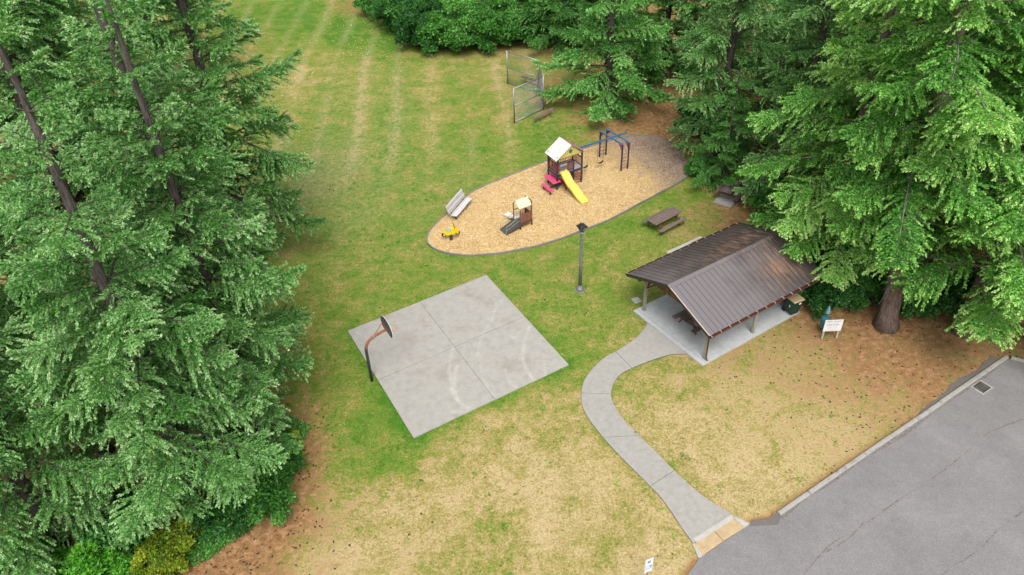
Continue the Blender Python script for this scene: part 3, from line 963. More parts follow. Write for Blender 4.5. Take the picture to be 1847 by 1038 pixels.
# ---- play pit
PIT = [(770, 432), (776, 416), (792, 399), (818, 376), (848, 350), (880, 334), (930, 314), (986, 292), (1060, 267), (1134, 247), (1172, 247), (1206, 258), (1229, 280), (1247, 306), (1232, 325), (1190, 349), (1145, 373), (1098, 398), (1050, 417), (1000, 436), (950, 449), (900, 458), (850, 462), (812, 459), (786, 451), (773, 442)]
pit_ring = smooth_closed([W(a_, b_) for a_, b_ in PIT], 96)
def make_pit():
    cen = sum(pit_ring, Vector()) / len(pit_ring)
    rings = 26
    V, F, old = [], [], []
    ne = W(1195, 285)
    for k in range(rings):
        t = 1 - k / rings * .985
        for p in pit_ring:
            q = cen.lerp(p, t)
            z = .035 + .03 * mnoise.noise((q.x * .6, q.y * .6, 0)) + .02 * mnoise.noise((q.x * 2.5, q.y * 2.5, 1)) + .02 * math.sin(k / rings * 3)
            V.append((q.x, q.y, z))
            dd = (q.to_2d() - ne.to_2d())
            ss = (dd.x * .8 + dd.y * .35)
            old.append(min(1, max(0, .85 + ss / 5.0)))
    n_ = len(pit_ring)
    for k in range(rings - 1):
        for i in range(n_):
            j = (i + 1) % n_
            F.append((k * n_ + i, k * n_ + j, (k + 1) * n_ + j, (k + 1) * n_ + i))
    F.append(tuple((rings - 1) * n_ + i for i in range(n_)))
    me = bpy.data.meshes.new('wood_chip_bed')
    me.from_pydata(V, [], F)
    at = me.attributes.new('old', 'FLOAT', 'POINT')
    at.data.foreach_set('value', old)
    me.materials.append(MT['chips'])
    me.polygons.foreach_set('use_smooth', [True] * len(F))
    o = link_mesh('wood_chip_bed', me)
    return tag(o, 'golden wood chip bed of the play area, browner at one end', None, None, 'structure')
pit = make_pit()
edge = thing('play_area_edging', 'low grey edging boards round the wood chip play area', 'edging', pit_ring[0])
for i in range(0, 96, 2):
    a_, m_, b_ = pit_ring[i], pit_ring[(i + 1) % 96], pit_ring[(i + 2) % 96]
    mbb = MB()
    d1 = (b_ - a_).normalized() * .006
    pts = [a_ + d1, m_, b_ - d1]
    vs = []
    for p, t in ((pts[0], m_ - a_), (pts[1], b_ - a_), (pts[2], b_ - m_)):
        t = t.normalized(); s_ = Vector((-t.y, t.x, 0)) * .042
        for q in (p - s_, p + s_):
            vs += [q + Vector((0, 0, -.05)), q + Vector((0, 0, .095 + .012 * math.sin(i * 1.7)))]
    fs = []
    for k in (0, 4):
        fs += [(k, k + 1, k + 5, k + 4), (k + 1, k + 3, k + 7, k + 5), (k + 3, k + 2, k + 6, k + 7)]
    fs += [(0, 2, 3, 1), (8, 9, 11, 10)]
    mbb.add(vs, [f[::-1] for f in fs])
    mbb.build('edging_board', MT['edging'], edge, world=True)

#@@OBJECTS@@
# ---------------------------------------------------------------- pavilion
PAV = W(1267, 659, .08)
PRZ = math.radians(32.4)
pav = thing('picnic_pavilion', 'open picnic pavilion with brown metal gable roof on wooden posts', 'pavilion', (PAV.x, PAV.y, 0), PRZ)
SL, SWD = 7.12, 5.2
b = MB(); b.box((SL / 2, SWD / 2, -.035), (SL, SWD, .23)); b.build('floor_slab', MT['slab'], pav, bevel=.01)
b = MB(); b.box((.26, SWD / 2, .082), (.012, SWD - .02, .004)); b.build('floor_joint', MT['edging'], pav)
X0, X1, YF, YB, YR, ZE, ZR = -.32, 7.84, -.38, 5.58, 2.6, 2.45, 3.58
posts = [(.45, .3), (.5, 4.92), (3.85, .3), (3.85, 4.92), (7.22, .3), (7.1, 4.92)]
for (x, y) in posts:
    b = MB(); b.box((x, y, .08 + 1.09), (.15, .15, 2.18)); o = b.build('post', MT['post'], pav, bevel=.012)
    b = MB(); b.box((x, y, .105), (.19, .19, .05)); b.build('post_shoe', MT['galv'], o)
for y in (.3, 4.92):
    b = MB(); b.beam((X0 + .25, y, 2.36), (X1 - .25, y, 2.36), .13, .20); b.build('eave_beam', MT['beam'], pav, bevel=.008)
for (x, y) in posts:
    sy = 1 if y < 2 else -1
    b = MB(); b.beam((x, y + sy * .08, 1.62), (x, y + sy * .72, 2.28), .07, .09); b.build('knee_brace', MT['beam'], pav)
    if x < 1 or x > 7:
        sx = 1 if x < 1 else -1
        b = MB(); b.beam((x + sx * .08, y, 1.62), (x + sx * .70, y, 2.26), .07, .09); b.build('knee_brace', MT['beam'], pav)
for x in (.48, 3.85, 7.1):
    b = MB(); b.beam((x, .1, 2.53), (x, 5.1, 2.53), .10, .15); b.build('tie_beam', MT['beam'], pav)
    b = MB(); b.beam((x, YR, 2.61), (x, YR, 3.40), .10, .10); b.build('king_post', MT['beam'], pav)
b = MB(); b.beam((X0 + .1, YR, 3.43), (X1 - .1, YR, 3.43), .09, .16); b.build('ridge_beam', MT['beam'], pav)
slope = (ZR - ZE) / (YR - YF)
def roof_z(y): return ZR - abs(y - YR) * (ZR - ZE) / (YR - YF)
for i in range(13):
    x = X0 + .12 + i * (X1 - X0 - .24) / 12
    for ya, yb in ((YF + .06, YR - .05), (YB - .06, YR + .05)):
        b = MB(); b.beam((x, ya, roof_z(ya) - .115), (x, yb, roof_z(yb) - .115), .05, .13); b.build('rafter', MT['beam'], pav)
# gable boards (vertical planks) at both ends
for x in (.40, 7.19):
    nb = 24
    for i in range(nb):
        y0 = .2 + i * (4.8 / nb); y1 = y0 + 4.8 / nb - .012
        t0, t1 = roof_z(y0) - .20, roof_z(y1) - .20
        if min(t0, t1) < 2.32: continue
        b = MB(); w_ = .02 + .006 * (i % 2)
        b.add([(x + w_ * s, y, z) for s in (-.5, .5) for y, z in ((y0, 2.27), (y1, 2.27), (y1, t1), (y0, t0))],
              [(0, 1, 2, 3), (7, 6, 5, 4), (0, 4, 5, 1), (1, 5, 6, 2), (2, 6, 7, 3), (3, 7, 4, 0)])
        b.build('gable_board', MT['gable'], pav)
# standing-seam sheets
NP = 26
pw = (X1 - X0) / NP
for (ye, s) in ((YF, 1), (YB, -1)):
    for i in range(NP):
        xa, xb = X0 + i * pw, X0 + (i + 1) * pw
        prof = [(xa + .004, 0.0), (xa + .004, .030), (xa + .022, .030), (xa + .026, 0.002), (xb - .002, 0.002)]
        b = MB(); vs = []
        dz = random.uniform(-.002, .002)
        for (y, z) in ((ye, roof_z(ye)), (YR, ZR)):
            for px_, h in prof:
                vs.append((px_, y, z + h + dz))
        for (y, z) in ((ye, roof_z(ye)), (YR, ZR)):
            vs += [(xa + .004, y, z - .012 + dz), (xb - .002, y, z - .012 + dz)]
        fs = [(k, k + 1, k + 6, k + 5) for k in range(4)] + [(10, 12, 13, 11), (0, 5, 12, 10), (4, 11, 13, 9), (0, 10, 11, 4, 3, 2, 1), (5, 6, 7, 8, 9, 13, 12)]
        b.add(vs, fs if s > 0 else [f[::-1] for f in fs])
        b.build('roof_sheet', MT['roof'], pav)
b = MB()
rc = [(YR - .20, roof_z(YR - .20) + .034), (YR - .19, roof_z(YR - .19) + .046), (YR - .03, ZR + .04), (YR, ZR + .052), (YR + .03, ZR + .04), (YR + .19, roof_z(YR + .19) + .046), (YR + .20, roof_z(YR + .20) + .034)]
vs = [(x, y, z) for x in (X0 - .02, X1 + .02) for y, z in rc]
b.add(vs, [(k + 1, k, k + 7, k + 8)[::-1] for k in range(6)] + [tuple(range(7)), tuple(range(7, 14))[::-1]])
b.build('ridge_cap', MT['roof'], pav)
for x in (X0 - .015, X1 + .015):
    for ye in (YF, YB):
        b = MB(); b.beam((x, ye, roof_z(ye) - .062), (x, YR, ZR - .062), .028, .17); b.build('barge_board', MT['trimdark'], pav)
        b = MB(); b.beam((x, ye, roof_z(ye) + .030), (x, YR, ZR + .030), .05, .014); b.build('barge_flashing', MT['bracket'] if (x < 0 and ye == YF) else MT['trimdark'], pav)
for ye, sgn in ((YF, -1), (YB, 1)):
    gp = [(0, .0), (0, -.10), (.02, -.12), (.085, -.12), (.105, -.10), (.105, -.005), (.095, -.005), (.095, -.105), (.012, -.105), (.012, 0)]
    b = MB(); vs = [(x, ye + sgn * (.004 + a_), ZE - .012 + h) for x in (X0, X1) for a_, h in gp]
    n_ = len(gp)
    b.add(vs, [(k, (k + 1) % n_, n_ + (k + 1) % n_, n_ + k) for k in range(n_)] + [tuple(range(n_)), tuple(range(n_, 2 * n_))])
    o = b.build('gutter', MT['gutter'], pav)
    for i in range(14):
        x = X0 + .06 + i * (X1 - X0 - .12) / 13
        b = MB(); b.beam((x, ye - sgn * .05, ZE + .012), (x, ye + sgn * .115, ZE + .0), .03, .014); b.box((x, ye + sgn * .116, ZE - .03), (.03, .012, .06)); b.build('gutter_bracket', MT['bracket'], o)
b = MB(); b.tube([(X0 + .2, YF - .055, ZE - .11), (X0 + .35, YF + .1, 2.15), (.40, .19, 1.95), (.40, .19, .25), (.36, .05, .12)], .035, 8); b.build('downspout', MT['gutter'], pav, smooth=True)


# ---------------------------------------------------------------- picnic tables
def picnic_table(label, loc, rz, L=2.2, mat='table', z0=0.0, group='wooden picnic tables'):
    t = thing('picnic_table', label, 'picnic table', (loc[0], loc[1], z0), rz, group)
    for i in range(4 if mat == 'table' else 3):
        y = -.29 + i * .193
        b = MB(); b.box((random.uniform(-.012, .012), y, .745), (L, .175, .042)); b.build('top_plank', MT[mat], t, bevel=.006)
    for s in (-1, 1):
        b = MB(); b.box((random.uniform(-.01, .01), s * .70, .445), (L, .25, .042)); b.build('seat_plank', MT[mat], t, bevel=.006)
    for x in (-L / 2 + .38, L / 2 - .38):
        for s in (-1, 1):
            b = MB(); b.beam((x, s * .62, .0), (x, s * .22, .72), .042, .10, (1, 0, 0)); b.build('leg', MT['beam'], t)
        b = MB(); b.box((x + .045, 0, .40), (.042, 1.55, .095)); b.build('seat_support', MT['beam'], t)
        b = MB(); b.box((x + .045, 0, .685), (.042, .70, .085)); b.build('top_support', MT['beam'], t)
        b = MB(); b.beam((x + .06, 0, .43), (0, 0, .70), .042, .08); b.build('brace', MT['beam'], t)
    return t
tc = (W(1170, 399, .75) + W(1228, 381, .75)) / 2
picnic_table('dark weathered picnic table standing alone on the lawn behind the pavilion', tc, math.radians(37.5), 2.35)
ptw = Matrix.Rotation(PRZ, 3, 'Z') @ Vector((2.05, 2.45, 0)) + Vector((PAV.x, PAV.y, 0))
picnic_table('dark picnic table in the shade under the pavilion roof', ptw, PRZ, 2.2, z0=.08)
t3 = W(1306, 362, .05)
picnic_table('picnic table half hidden under the trees on a small concrete pad', (t3.x + .55, t3.y + .55), math.radians(52), 2.0, z0=.05)
b = MB(); R2 = Matrix.Rotation(math.radians(52), 3, 'Z')
b.prism([R2 @ Vector(p) + Vector((t3.x + .45, t3.y + .40, 0)) for p in ((-1.12, -.62, 0), (1.2, -.62, 0), (1.2, .62, 0), (-1.12, .62, 0))], -.1, .05)
tag(b.build('table_pad', MT['kerb'], None, bevel=.008), 'small concrete pad under the half hidden picnic table', 'concrete pad')
# pad and low grill slab behind the roof
Rp = Matrix.Rotation(PRZ, 3, 'Z')
def pavw(x, y, z=0): return Rp @ Vector((x, y, 0)) + Vector((PAV.x, PAV.y, z))
b = MB(); b.prism([pavw(*p) for p in ((5.15, 6.6), (7.95, 6.6), (7.95, 8.25), (5.15, 8.25))], -.1, .06)
tag(b.build('rear_pad', MT['pale_concrete'], None, bevel=.008), 'pale concrete pad showing behind the pavilion roof', 'concrete pad')
q = pavw(7.25, 7.25, .06)
bt = thing('low_bench', 'dark low slatted bench on the concrete pad behind the pavilion', 'bench', q, PRZ)
for i in range(3):
    b = MB(); b.box((0, .3 - i * .17, .44), (1.35, .15, .045)); b.build('slat', MT['table'], bt, bevel=.005)
for x in (-.5, .5):
    b = MB(); b.box((x, .13, .21), (.07, .42, .42)); b.build('leg', MT['beam'], bt)

# ---------------------------------------------------------------- lamp post
lpw = W(1046, 523)
lampp = thing('lamp_post', 'grey lamp post with a black lantern head beside the play area', 'lamp post', lpw)
b = MB(); b.lathe((0, 0, 0), [(.29, -.05), (.29, .012), (.27, .02)], 20); b.build('footing', MT['edging'], lampp)
b = MB(); b.lathe((0, 0, 0), [(.22, .04), (.22, .09), (.17, .17), (.115, .27), (.10, .33)], 18); b.build('base_flare', MT['pole'], lampp, smooth=True)
b = MB(); b.lathe((0, 0, 0), [(.098, .3), (.088, 2.0), (.075, 3.78), (.075, 3.8)], 16); b.build('shaft', MT['pole'], lampp, smooth=True)
b = MB(); b.lathe((0, 0, 0), [(.06, 3.78), (.115, 3.81), (.115, 3.86), (.07, 3.90)], 16); b.build('collar', MT['galv'], lampp, smooth=True)
b = MB(); b.lathe((0, 0, 0), [(.06, 3.89), (.085, 3.95), (.09, 4.08), (.05, 4.16)], 12); b.build('lamp_socket', MT['blackmetal'], lampp, smooth=True)
for k in range(4):
    a_ = math.radians(30 + 45 + 90 * k)
    b = MB(); b.tube([(.07 * math.cos(a_), .07 * math.sin(a_), 3.88), (.27 * math.cos(a_), .27 * math.sin(a_), 4.24)], .012, 6); b.build('lantern_strut', MT['blackmetal'], lampp)
def m_glass():
    m, n, l, bs = new_mat('lantern_glass')
    bs.inputs['Base Color'].default_value = (.85, .9, .9, 1)
    bs.inputs['Roughness'].default_value = .15
    bs.inputs['Transmission Weight'].default_value = .9
    return m
MT['glass'] = m_glass()
def frustum(b, r0, z0, r1, z1, rot):
    vs = []
    for r, z in ((r0, z0), (r1, z1)):
        for k in range(4):
            a_ = rot + PI / 4 + k * PI / 2
            vs.append((r * 1.414 * math.cos(a_), r * 1.414 * math.sin(a_), z))
    return b.add(vs, [(3, 2, 1, 0), (4, 5, 6, 7)] + [(k, (k + 1) % 4, 4 + (k + 1) % 4, 4 + k) for k in range(4)])
b = MB(); frustum(b, .055, 3.92, .185, 4.235, math.radians(30)); b.build('lantern_glass', MT['glass'], lampp)
b = MB(); frustum(b, .235, 4.235, .225, 4.275, math.radians(30)); b.build('lantern_rim', MT['blackmetal'], lampp)
b = MB(); frustum(b, .222, 4.276, .11, 4.40, math.radians(30)); b.build('lantern_cap', MT['blackmetal'], lampp, bevel=.01)
b = MB(); frustum(b, .105, 4.40, .085, 4.45, math.radians(30)); b.build('cap_vent', MT['blackmetal'], lampp, bevel=.006)
b = MB(); b.lathe((0, 0, 0), [(.035, 4.44), (.04, 4.47), (.02, 4.50)], 10); b.build('photocell', MT['galv'], lampp, smooth=True)

# ---------------------------------------------------------------- basketball hoop
hb = W(671, 687)
HRZ = math.radians(30)
hoop = thing('basketball_hoop', 'bent pole basketball hoop with fan shaped backboard at the court edge', 'basketball hoop', hb, HRZ)
pp = [(0, 0, -.05), (0, 0, 1.2), (0, 0, 2.0), (.03, 0, 2.2), (.12, 0, 2.40), (.27, 0, 2.56), (.46, 0, 2.66), (.75, 0, 2.73), (1.10, 0, 2.78)]
b = MB(); b.tube(pp[:4], .075, 12); b.build('pole', MT['darkpole'], hoop, smooth=True)
b = MB(); b.tube(smooth_open(pp[3:], 4), .070, 12); b.build('arm', MT['rustpipe'], hoop, smooth=True)
b = MB(); b.tube([(.50, 0, 2.70), (1.14, .36, 3.02)], .018, 8); b.build('stay', MT['rustpipe'], hoop)
b = MB(); b.tube([(.50, 0, 2.70), (1.14, -.30, 2.98)], .018, 8); b.build('stay', MT['rustpipe'], hoop)
b = MB(); b.box((.48, 0, 2.67), (.06, .16, .16)); b.build('clamp', MT['galv'], hoop)
prof = [(-.52, 2.62), (-.62, 2.80), (-.66, 2.98), (-.60, 3.16), (-.46, 3.30), (-.25, 3.39), (0, 3.42)]
prof = prof + [(-y, z) for y, z in prof[-2::-1]]
def plate(b, prof, x0, x1):
    n_ = len(prof)
    vs = [(x, y, z) for x in (x0, x1) for y, z in prof]
    return b.add(vs, [tuple(range(n_)), tuple(range(n_, 2 * n_))[::-1]] + [((k + 1) % n_, k, n_ + k, n_ + (k + 1) % n_) for k in range(n_)])
b = MB(); plate(b, prof, 1.17, 1.195); bd = b.build('backboard', MT['boardgrey'], hoop)
b = MB(); plate(b, [(y * 1.02, (z - 3) * 1.02 + 3) for y, z in prof], 1.197, 1.212); b.build('board_face', MT['white'], bd)
for i in range(5):
    y = -.44 + i * .22
    b = MB(); b.box((1.158, y, 3.0), (.018, .022, .62 - abs(y) * .35)); b.build('board_rib', MT['pole'], bd)
b = MB(); b.box((1.15, 0, 2.83), (.03, .9, .05)); b.build('board_rail', MT['rustpipe'], bd)
b = MB(); b.tube([(1.45 + .235 * math.cos(a_), .235 * math.sin(a_), 2.74) for a_ in np.linspace(0, 2 * PI, 25)], .014, 6, False); rimo = b.build('rim', MT['rim'], hoop, smooth=True)
b = MB(); b.box((1.225, 0, 2.72), (.03, .15, .12)); b.tube([(1.22, -.06, 2.68), (1.36, -.21, 2.735)], .010, 6); b.tube([(1.22, .06, 2.68), (1.36, .21, 2.735)], .010, 6); b.build('rim_bracket', MT['rim'], rimo)

# ---------------------------------------------------------------- signs, bin, utility lid
def text_obj(txt, size, mat, parent, loc, rot, name='lettering', extr=.001):
    cu = bpy.data.curves.new('t', 'FONT')
    cu.body = txt; cu.size = size; cu.align_x = 'CENTER'; cu.align_y = 'CENTER'; cu.extrude = extr; cu.resolution_u = 2
    tmp = bpy.data.objects.new('t', cu)
    COL.objects.link(tmp)
    bpy.context.view_layer.update()
    me = bpy.data.meshes.new_from_object(tmp.evaluated_get(bpy.context.evaluated_depsgraph_get()))
    bpy.data.objects.remove(tmp)
    me.materials.clear(); me.materials.append(mat)
    me.transform(Matrix.Translation(loc) @ rot)
    return link_mesh(name, me, parent)
s0, s1 = W(1481, 612), W(1510, 612)
sgn = thing('rules_sign', 'white park rules sign board on two short wooden posts', 'sign', (s0 + s1) / 2, math.atan2(s1.y - s0.y, s1.x - s0.x) + math.radians(4))
sw_ = .86
tilt = math.radians(-8)
for x in (-.37, .37):
    b = MB(); b.box((x, .055, .62), (.09, .09, 1.24)); b.build('post', MT['signpost'], sgn, bevel=.008)
Rt = Matrix.Rotation(math.radians(90), 4, 'X')
b = MB(); b.box((0, 0, .92), (sw_ + .06, .02, .74)); brd = b.build('board', MT['white'], sgn, bevel=.004)
text_obj('Minter Gardner', .112, MT['ink'], brd, (0, -.0115, 1.19), Rt)
text_obj('Community Park', .082, MT['greyink'], brd, (0, -.0115, 1.085), Rt)
text_obj('PARK RULES', .115, MT['ink'], brd, (-.02, -.0115, .96), Rt)
for i, (w_, z) in enumerate(((.55, .85), (.62, .80), (.50, .75), (.60, .70), (.45, .65), (.56, .60))):
    b = MB(); b.box((-.04, -.0108, z), (w_, .0015, .010)); b.build('print_line', MT['greyink'], brd)
# teal waste-bag station behind the sign
tw = W(1481, 590)
tb = thing('waste_bag_station', 'teal metal drum with bag dispenser post behind the rules sign', 'bin', tw + Vector((-.10, -.42, 0)))
b = MB(); b.lathe((0, 0, 0), [(.20, .38), (.215, .40), (.215, .95), (.20, .98), (.05, 1.0)], 18); b.build('drum', MT['teal'], tb, smooth=False)
b = MB(); b.box((.12, .24, .75), (.07, .05, 1.5)); b.build('post', MT['teal'], tb)
b = MB(); b.prism([(-.10, -.02), (.10, -.02), (.10, .10), (-.10, .10)], 0, .40)
b.v = [(x + .12, y + .16, z + 1.12) if z < .2 else (x * .25 + .12, y + .16, z + 1.15) for x, y, z in b.v]
b.build('dispenser', MT['tealseat'], tb)
# wheeled bin
bw = pavw(6.70, .24, .08)
wb = thing('wheeled_bin', 'dark green wheeled rubbish bin with tan lid under the pavilion edge', 'rubbish bin', bw, PRZ + math.radians(-8))
def taper_box(b, x0, y0, z0, x1, y1, z1, dy=0):
    vs = [(a_ * x0 / 2, c * y0 / 2, z0) for a_, c in ((-1, -1), (1, -1), (1, 1), (-1, 1))] + [(a_ * x1 / 2, c * y1 / 2 + dy, z1) for a_, c in ((-1, -1), (1, -1), (1, 1), (-1, 1))]
    return b.add(vs, [(3, 2, 1, 0), (4, 5, 6, 7), (0, 1, 5, 4), (1, 2, 6, 5), (2, 3, 7, 6), (3, 0, 4, 7)])
b = MB(); taper_box(b, .50, .54, .05, .66, .74, .98); b.build('bin_body', MT['bingreen'], wb, bevel=.05)
b = MB(); taper_box(b, .72, .84, .985, .66, .76, 1.06, -.01); b.build('lid', MT['binlid'], wb, bevel=.02)
b = MB(); b.box((0, .42, .99), (.60, .05, .05)); b.build('handle', MT['bingreen'], wb, bevel=.01)
for x in (-.27, .27):
    b = MB(); b.tube([(x - .03, .27, .13), (x + .03, .27, .13)], .13, 14); b.build('wheel', MT['rubber'], wb)
b = MB(); b.box((.12, -.357, .80), (.14, .012, .09), m=Matrix.Rotation(math.radians(-6), 3, 'X')); b.build('sticker', MT['white'], wb)
b = MB(); b.box((-.3105, -.1, .60), (.012, .06, .14)); b.build('sticker', MT['white'], wb)
ul = W(1148, 542)
b = MB(); b.box((ul.x, ul.y, .0), (.42, .46, .05), math.radians(20))
tag(b.build('utility_box_lid', MT['utility'], None, bevel=.012), 'small pale utility box lid set in the lawn near the pavilion post', 'utility lid')
# accessible parking sign
ac = W(1171, 1016, 1.75)
ac.z = 0
sp_ = thing('parking_sign', 'narrow white and blue accessible parking sign on a post by the car park', 'sign', (ac.x, ac.y, 0), math.radians(20))
b = MB(); b.box((0, .03, 1.0), (.05, .04, 2.0)); b.build('post', MT['galv'], sp_)
b = MB(); b.box((0, 0, 1.60), (.32, .006, .84)); bd2 = b.build('sign_plate', MT['white'], sp_)
b = MB(); b.box((0, -.0045, 1.83), (.13, .003, .13)); b.build('symbol_square', MT['signblue'], bd2)
b = MB(); b.tube([(.045 * math.cos(a_) + .005, -.0070, 1.815 + .045 * math.sin(a_)) for a_ in np.linspace(-2.6, .8, 12)], .006, 5); b.box((-.004, -.0070, 1.85), (.012, .004, .05)); b.box((-.006, -.0070, 1.885), (.02, .004, .02)); b.build('wheelchair_symbol', MT['white'], bd2)
b = MB(); b.box((0, -.0045, 1.50), (.28, .003, .24)); b.build('lower_band', MT['paleblue'], bd2)
b = MB(); b.box((-.03, -.0070, 1.50), (.13, .003, .09)); b.build('pictogram_panel', MT['white'], bd2)
b = MB(); b.box((.085, -.0070, 1.54), (.05, .003, .07)); b.box((.055, -.0070, 1.47), (.02, .003, .06)); b.build('pictogram_mark', MT['signblue'], bd2)

#@@PLAY@@
# ---------------------------------------------------------------- play tower
PF = W(1005, 344)
TRZ = math.radians(29)
tower = thing('play_tower', 'play tower with white roof, yellow slide, pink table and blue climbing bars', 'play structure', PF, TRZ)
TX, TY, DK, EV, RG = 1.94, 1.10, 1.20, 2.36, 3.12
tcol = [(0, 0), (TX, 0), (TX, TY), (0, TY)]
for x, y in tcol:
    b = MB(); b.beam((x, y, -.1), (x, y, EV + .12), .10, .10); b.build('post', MT['navy'], tower, bevel=.01)
b = MB(); b.beam((1.28, 0, -.1), (1.28, 0, 1.95), .07, .07); b.build('post', MT['navy'], tower)
b = MB(); b.box((TX / 2, TY / 2, DK), (TX - .02, TY - .02, .06)); b.build('deck', MT['deckgrey'], tower)
for (p, q_) in (((0, 0), (TX, 0)), ((TX, 0), (TX, TY)), ((TX, TY), (0, TY)), ((0, TY), (0, 0))):
    b = MB(); b.beam((*p, DK - .10), (*q_, DK - .10), .06, .14); b.build('deck_beam', MT['navy'], tower)
    b = MB(); b.beam((*p, EV - .02), (*q_, EV - .02), .06, .10); b.build('roof_beam', MT['navy'], tower)
def balusters(p, q_, n_, z0, z1, mat='redbar'):
    p, q_ = Vector(p), Vector(q_)
    b = MB(); b.beam((*p, z1), (*q_, z1), .05, .06); b.build('top_rail', MT['navy'], tower)
    b = MB(); b.beam((*p, z0), (*q_, z0), .045, .05); b.build('bottom_rail', MT['navy'], tower)
    for i in range(n_):
        r_ = p.lerp(q_, (i + .5) / n_)
        b = MB(); b.box((r_.x, r_.y, (z0 + z1) / 2), (.035, .035, z1 - z0)); b.build('baluster', MT[mat], tower)
balusters((0, TY), (0, 0), 9, DK + .10, DK + .72)
balusters((TX, TY), (0, TY), 15, DK + .10, DK + .72)
balusters((TX, 0), (TX, TY), 8, DK + .10, DK + .72)
balusters((.82, 0), (1.28, 0), 4, DK + .10, DK + .72)
b = MB(); b.beam((.05, 0, DK + .72), (.85, 0, DK + .72), .05, .06); b.build('top_rail', MT['navy'], tower)
b = MB(); b.box((.14, .0, DK + .40), (.14, .03, .62)); b.build('side_panel', MT['redbar'], tower)
b = MB(); b.box((.80, .0, DK + .36), (.09, .03, .60)); b.build('side_panel', MT['redbar'], tower)
b = MB(); b.box((.47, -.01, DK + .62), (.54, .02, .18)); b.build('slide_header', MT['deckgrey'], tower)
# roof
rx = TX / 2
for s, mt in ((-1, 'roofwhite'), (1, 'roofpink')):
    xe = rx + s * (rx + .20)
    for i in range(6):
        t0, t1 = i / 6 + .003, (i + 1) / 6 - .003
        xa, xb = xe + (rx - xe) * t0, xe + (rx - xe) * t1
        za, zb = EV - .08 + (RG - EV + .08) * t0, EV - .08 + (RG - EV + .08) * t1
        b = MB(); b.slab([(xa, -.16, za + .05), (xa, TY + .16, za + .05), (xb, TY + .16, zb + .05), (xb, -.16, zb + .05)], .035); b.build('roof_board', MT[mt], tower, bevel=.004)
for y in (-.05, TY + .05):
    b = MB(); vs = [(x, y + d_, z) for d_ in (-.015, .015) for x, z in ((.02, EV - .02), (TX - .02, EV - .02), (rx, RG - .02))]
    b.add(vs, [(2, 1, 0), (3, 4, 5), (0, 1, 4, 3), (1, 2, 5, 4), (2, 0, 3, 5)])
    gb = b.build('gable_panel', MT['gableyellow'], tower)
    s = -1 if y < 0 else 1
    b = MB(); b.tube([(rx, y + s * .016, RG - .42), (rx, y + s * .034, RG - .42)], .14, 18); b.build('porthole', MT['teal'], gb)
# yellow wave slide
def slide(path_pts, w, h, mat, parent, name='slide'):
    pts = smooth_open([Vector(p) for p in path_pts], 5)
    prof = [(-w / 2 - .03, h), (-w / 2, h), (-w / 2 + .015, .03), (-w / 2 + .06, 0), (w / 2 - .06, 0), (w / 2 - .015, .03), (w / 2, h), (w / 2 + .03, h), (w / 2 + .03, -.03), (-w / 2 - .03, -.03)]
    n_ = len(prof); vs, fs = [], []
    for i, p in enumerate(pts):
        d = (pts[min(i + 1, len(pts) - 1)] - pts[max(i - 1, 0)]).normalized()
        sx = d.cross(Vector((0, 0, 1))).normalized(); up = sx.cross(d).normalized()
        vs += [p + sx * a_ + up * c for a_, c in prof]
    for i in range(len(pts) - 1):
        for k in range(n_):
            fs.append((i * n_ + k, i * n_ + (k + 1) % n_, (i + 1) * n_ + (k + 1) % n_, (i + 1) * n_ + k))
    fs += [tuple(range(n_)), tuple(range((len(pts) - 1) * n_, len(pts) * n_))[::-1]]
    b = MB(); b.add(vs, fs)
    return b.build(name, MT[mat], parent, smooth=False, bevel=.008)
slide([(.46, .10, DK + .05), (.46, -.18, DK + .02), (.47, -.48, DK - .22), (.49, -.85, DK - .48), (.52, -1.25, DK - .62), (.55, -1.62, DK - .84), (.57, -1.95, .22), (.58, -2.25, .15), (.58, -2.42, .12)], .52, .13, 'yellow', tower)
b = MB(); b.tube([(.52, -1.25, .5), (.52, -1.25, -.05)], .025, 8); b.build('slide_support', MT['navy'], tower)
# ladder and climbing net side
for i in range(5):
    z = .18 + i * .22
    b = MB(); b.tube([(1.30, -.06, z), (1.92, -.06, z)], .022, 8); b.build('rung', MT['redbar'], tower)
for i in range(5):
    b = MB(); b.tube([(TX, .1, .16 + i * .22), (TX, TY - .1, .16 + i * .22)], .02, 8); b.build('rung', MT['redbar'], tower)
# pink picnic table built onto the side
b = MB(); b.prism([(-.42, -.22), (-.36, -.30), (.16, -.30), (.22, -.22), (.22, .90), (.16, .98), (-.36, .98), (-.42, .90)], .66, .71); b.v = [(x + .02, y + .15, z) for x, y, z in b.v]
b.build('table_top', MT['pink'], tower, bevel=.012)
for x, mt in ((-.72, 'pink'), (.52, 'redplastic')):
    b = MB(); b.box((x, .12, .40), (.26, 1.26, .05)); o = b.build('bench_seat', MT[mt], tower, bevel=.012)
    for y in (-.30, .55):
        b = MB(); b.beam((x, y, .36), (x, y, -.05), .06, .06); b.build('bench_leg', MT['navy'], o)
b = MB(); b.beam((-.72, .12, .34), (.52, .12, .34), .06, .06); b.build('table_beam', MT['navy'], tower)
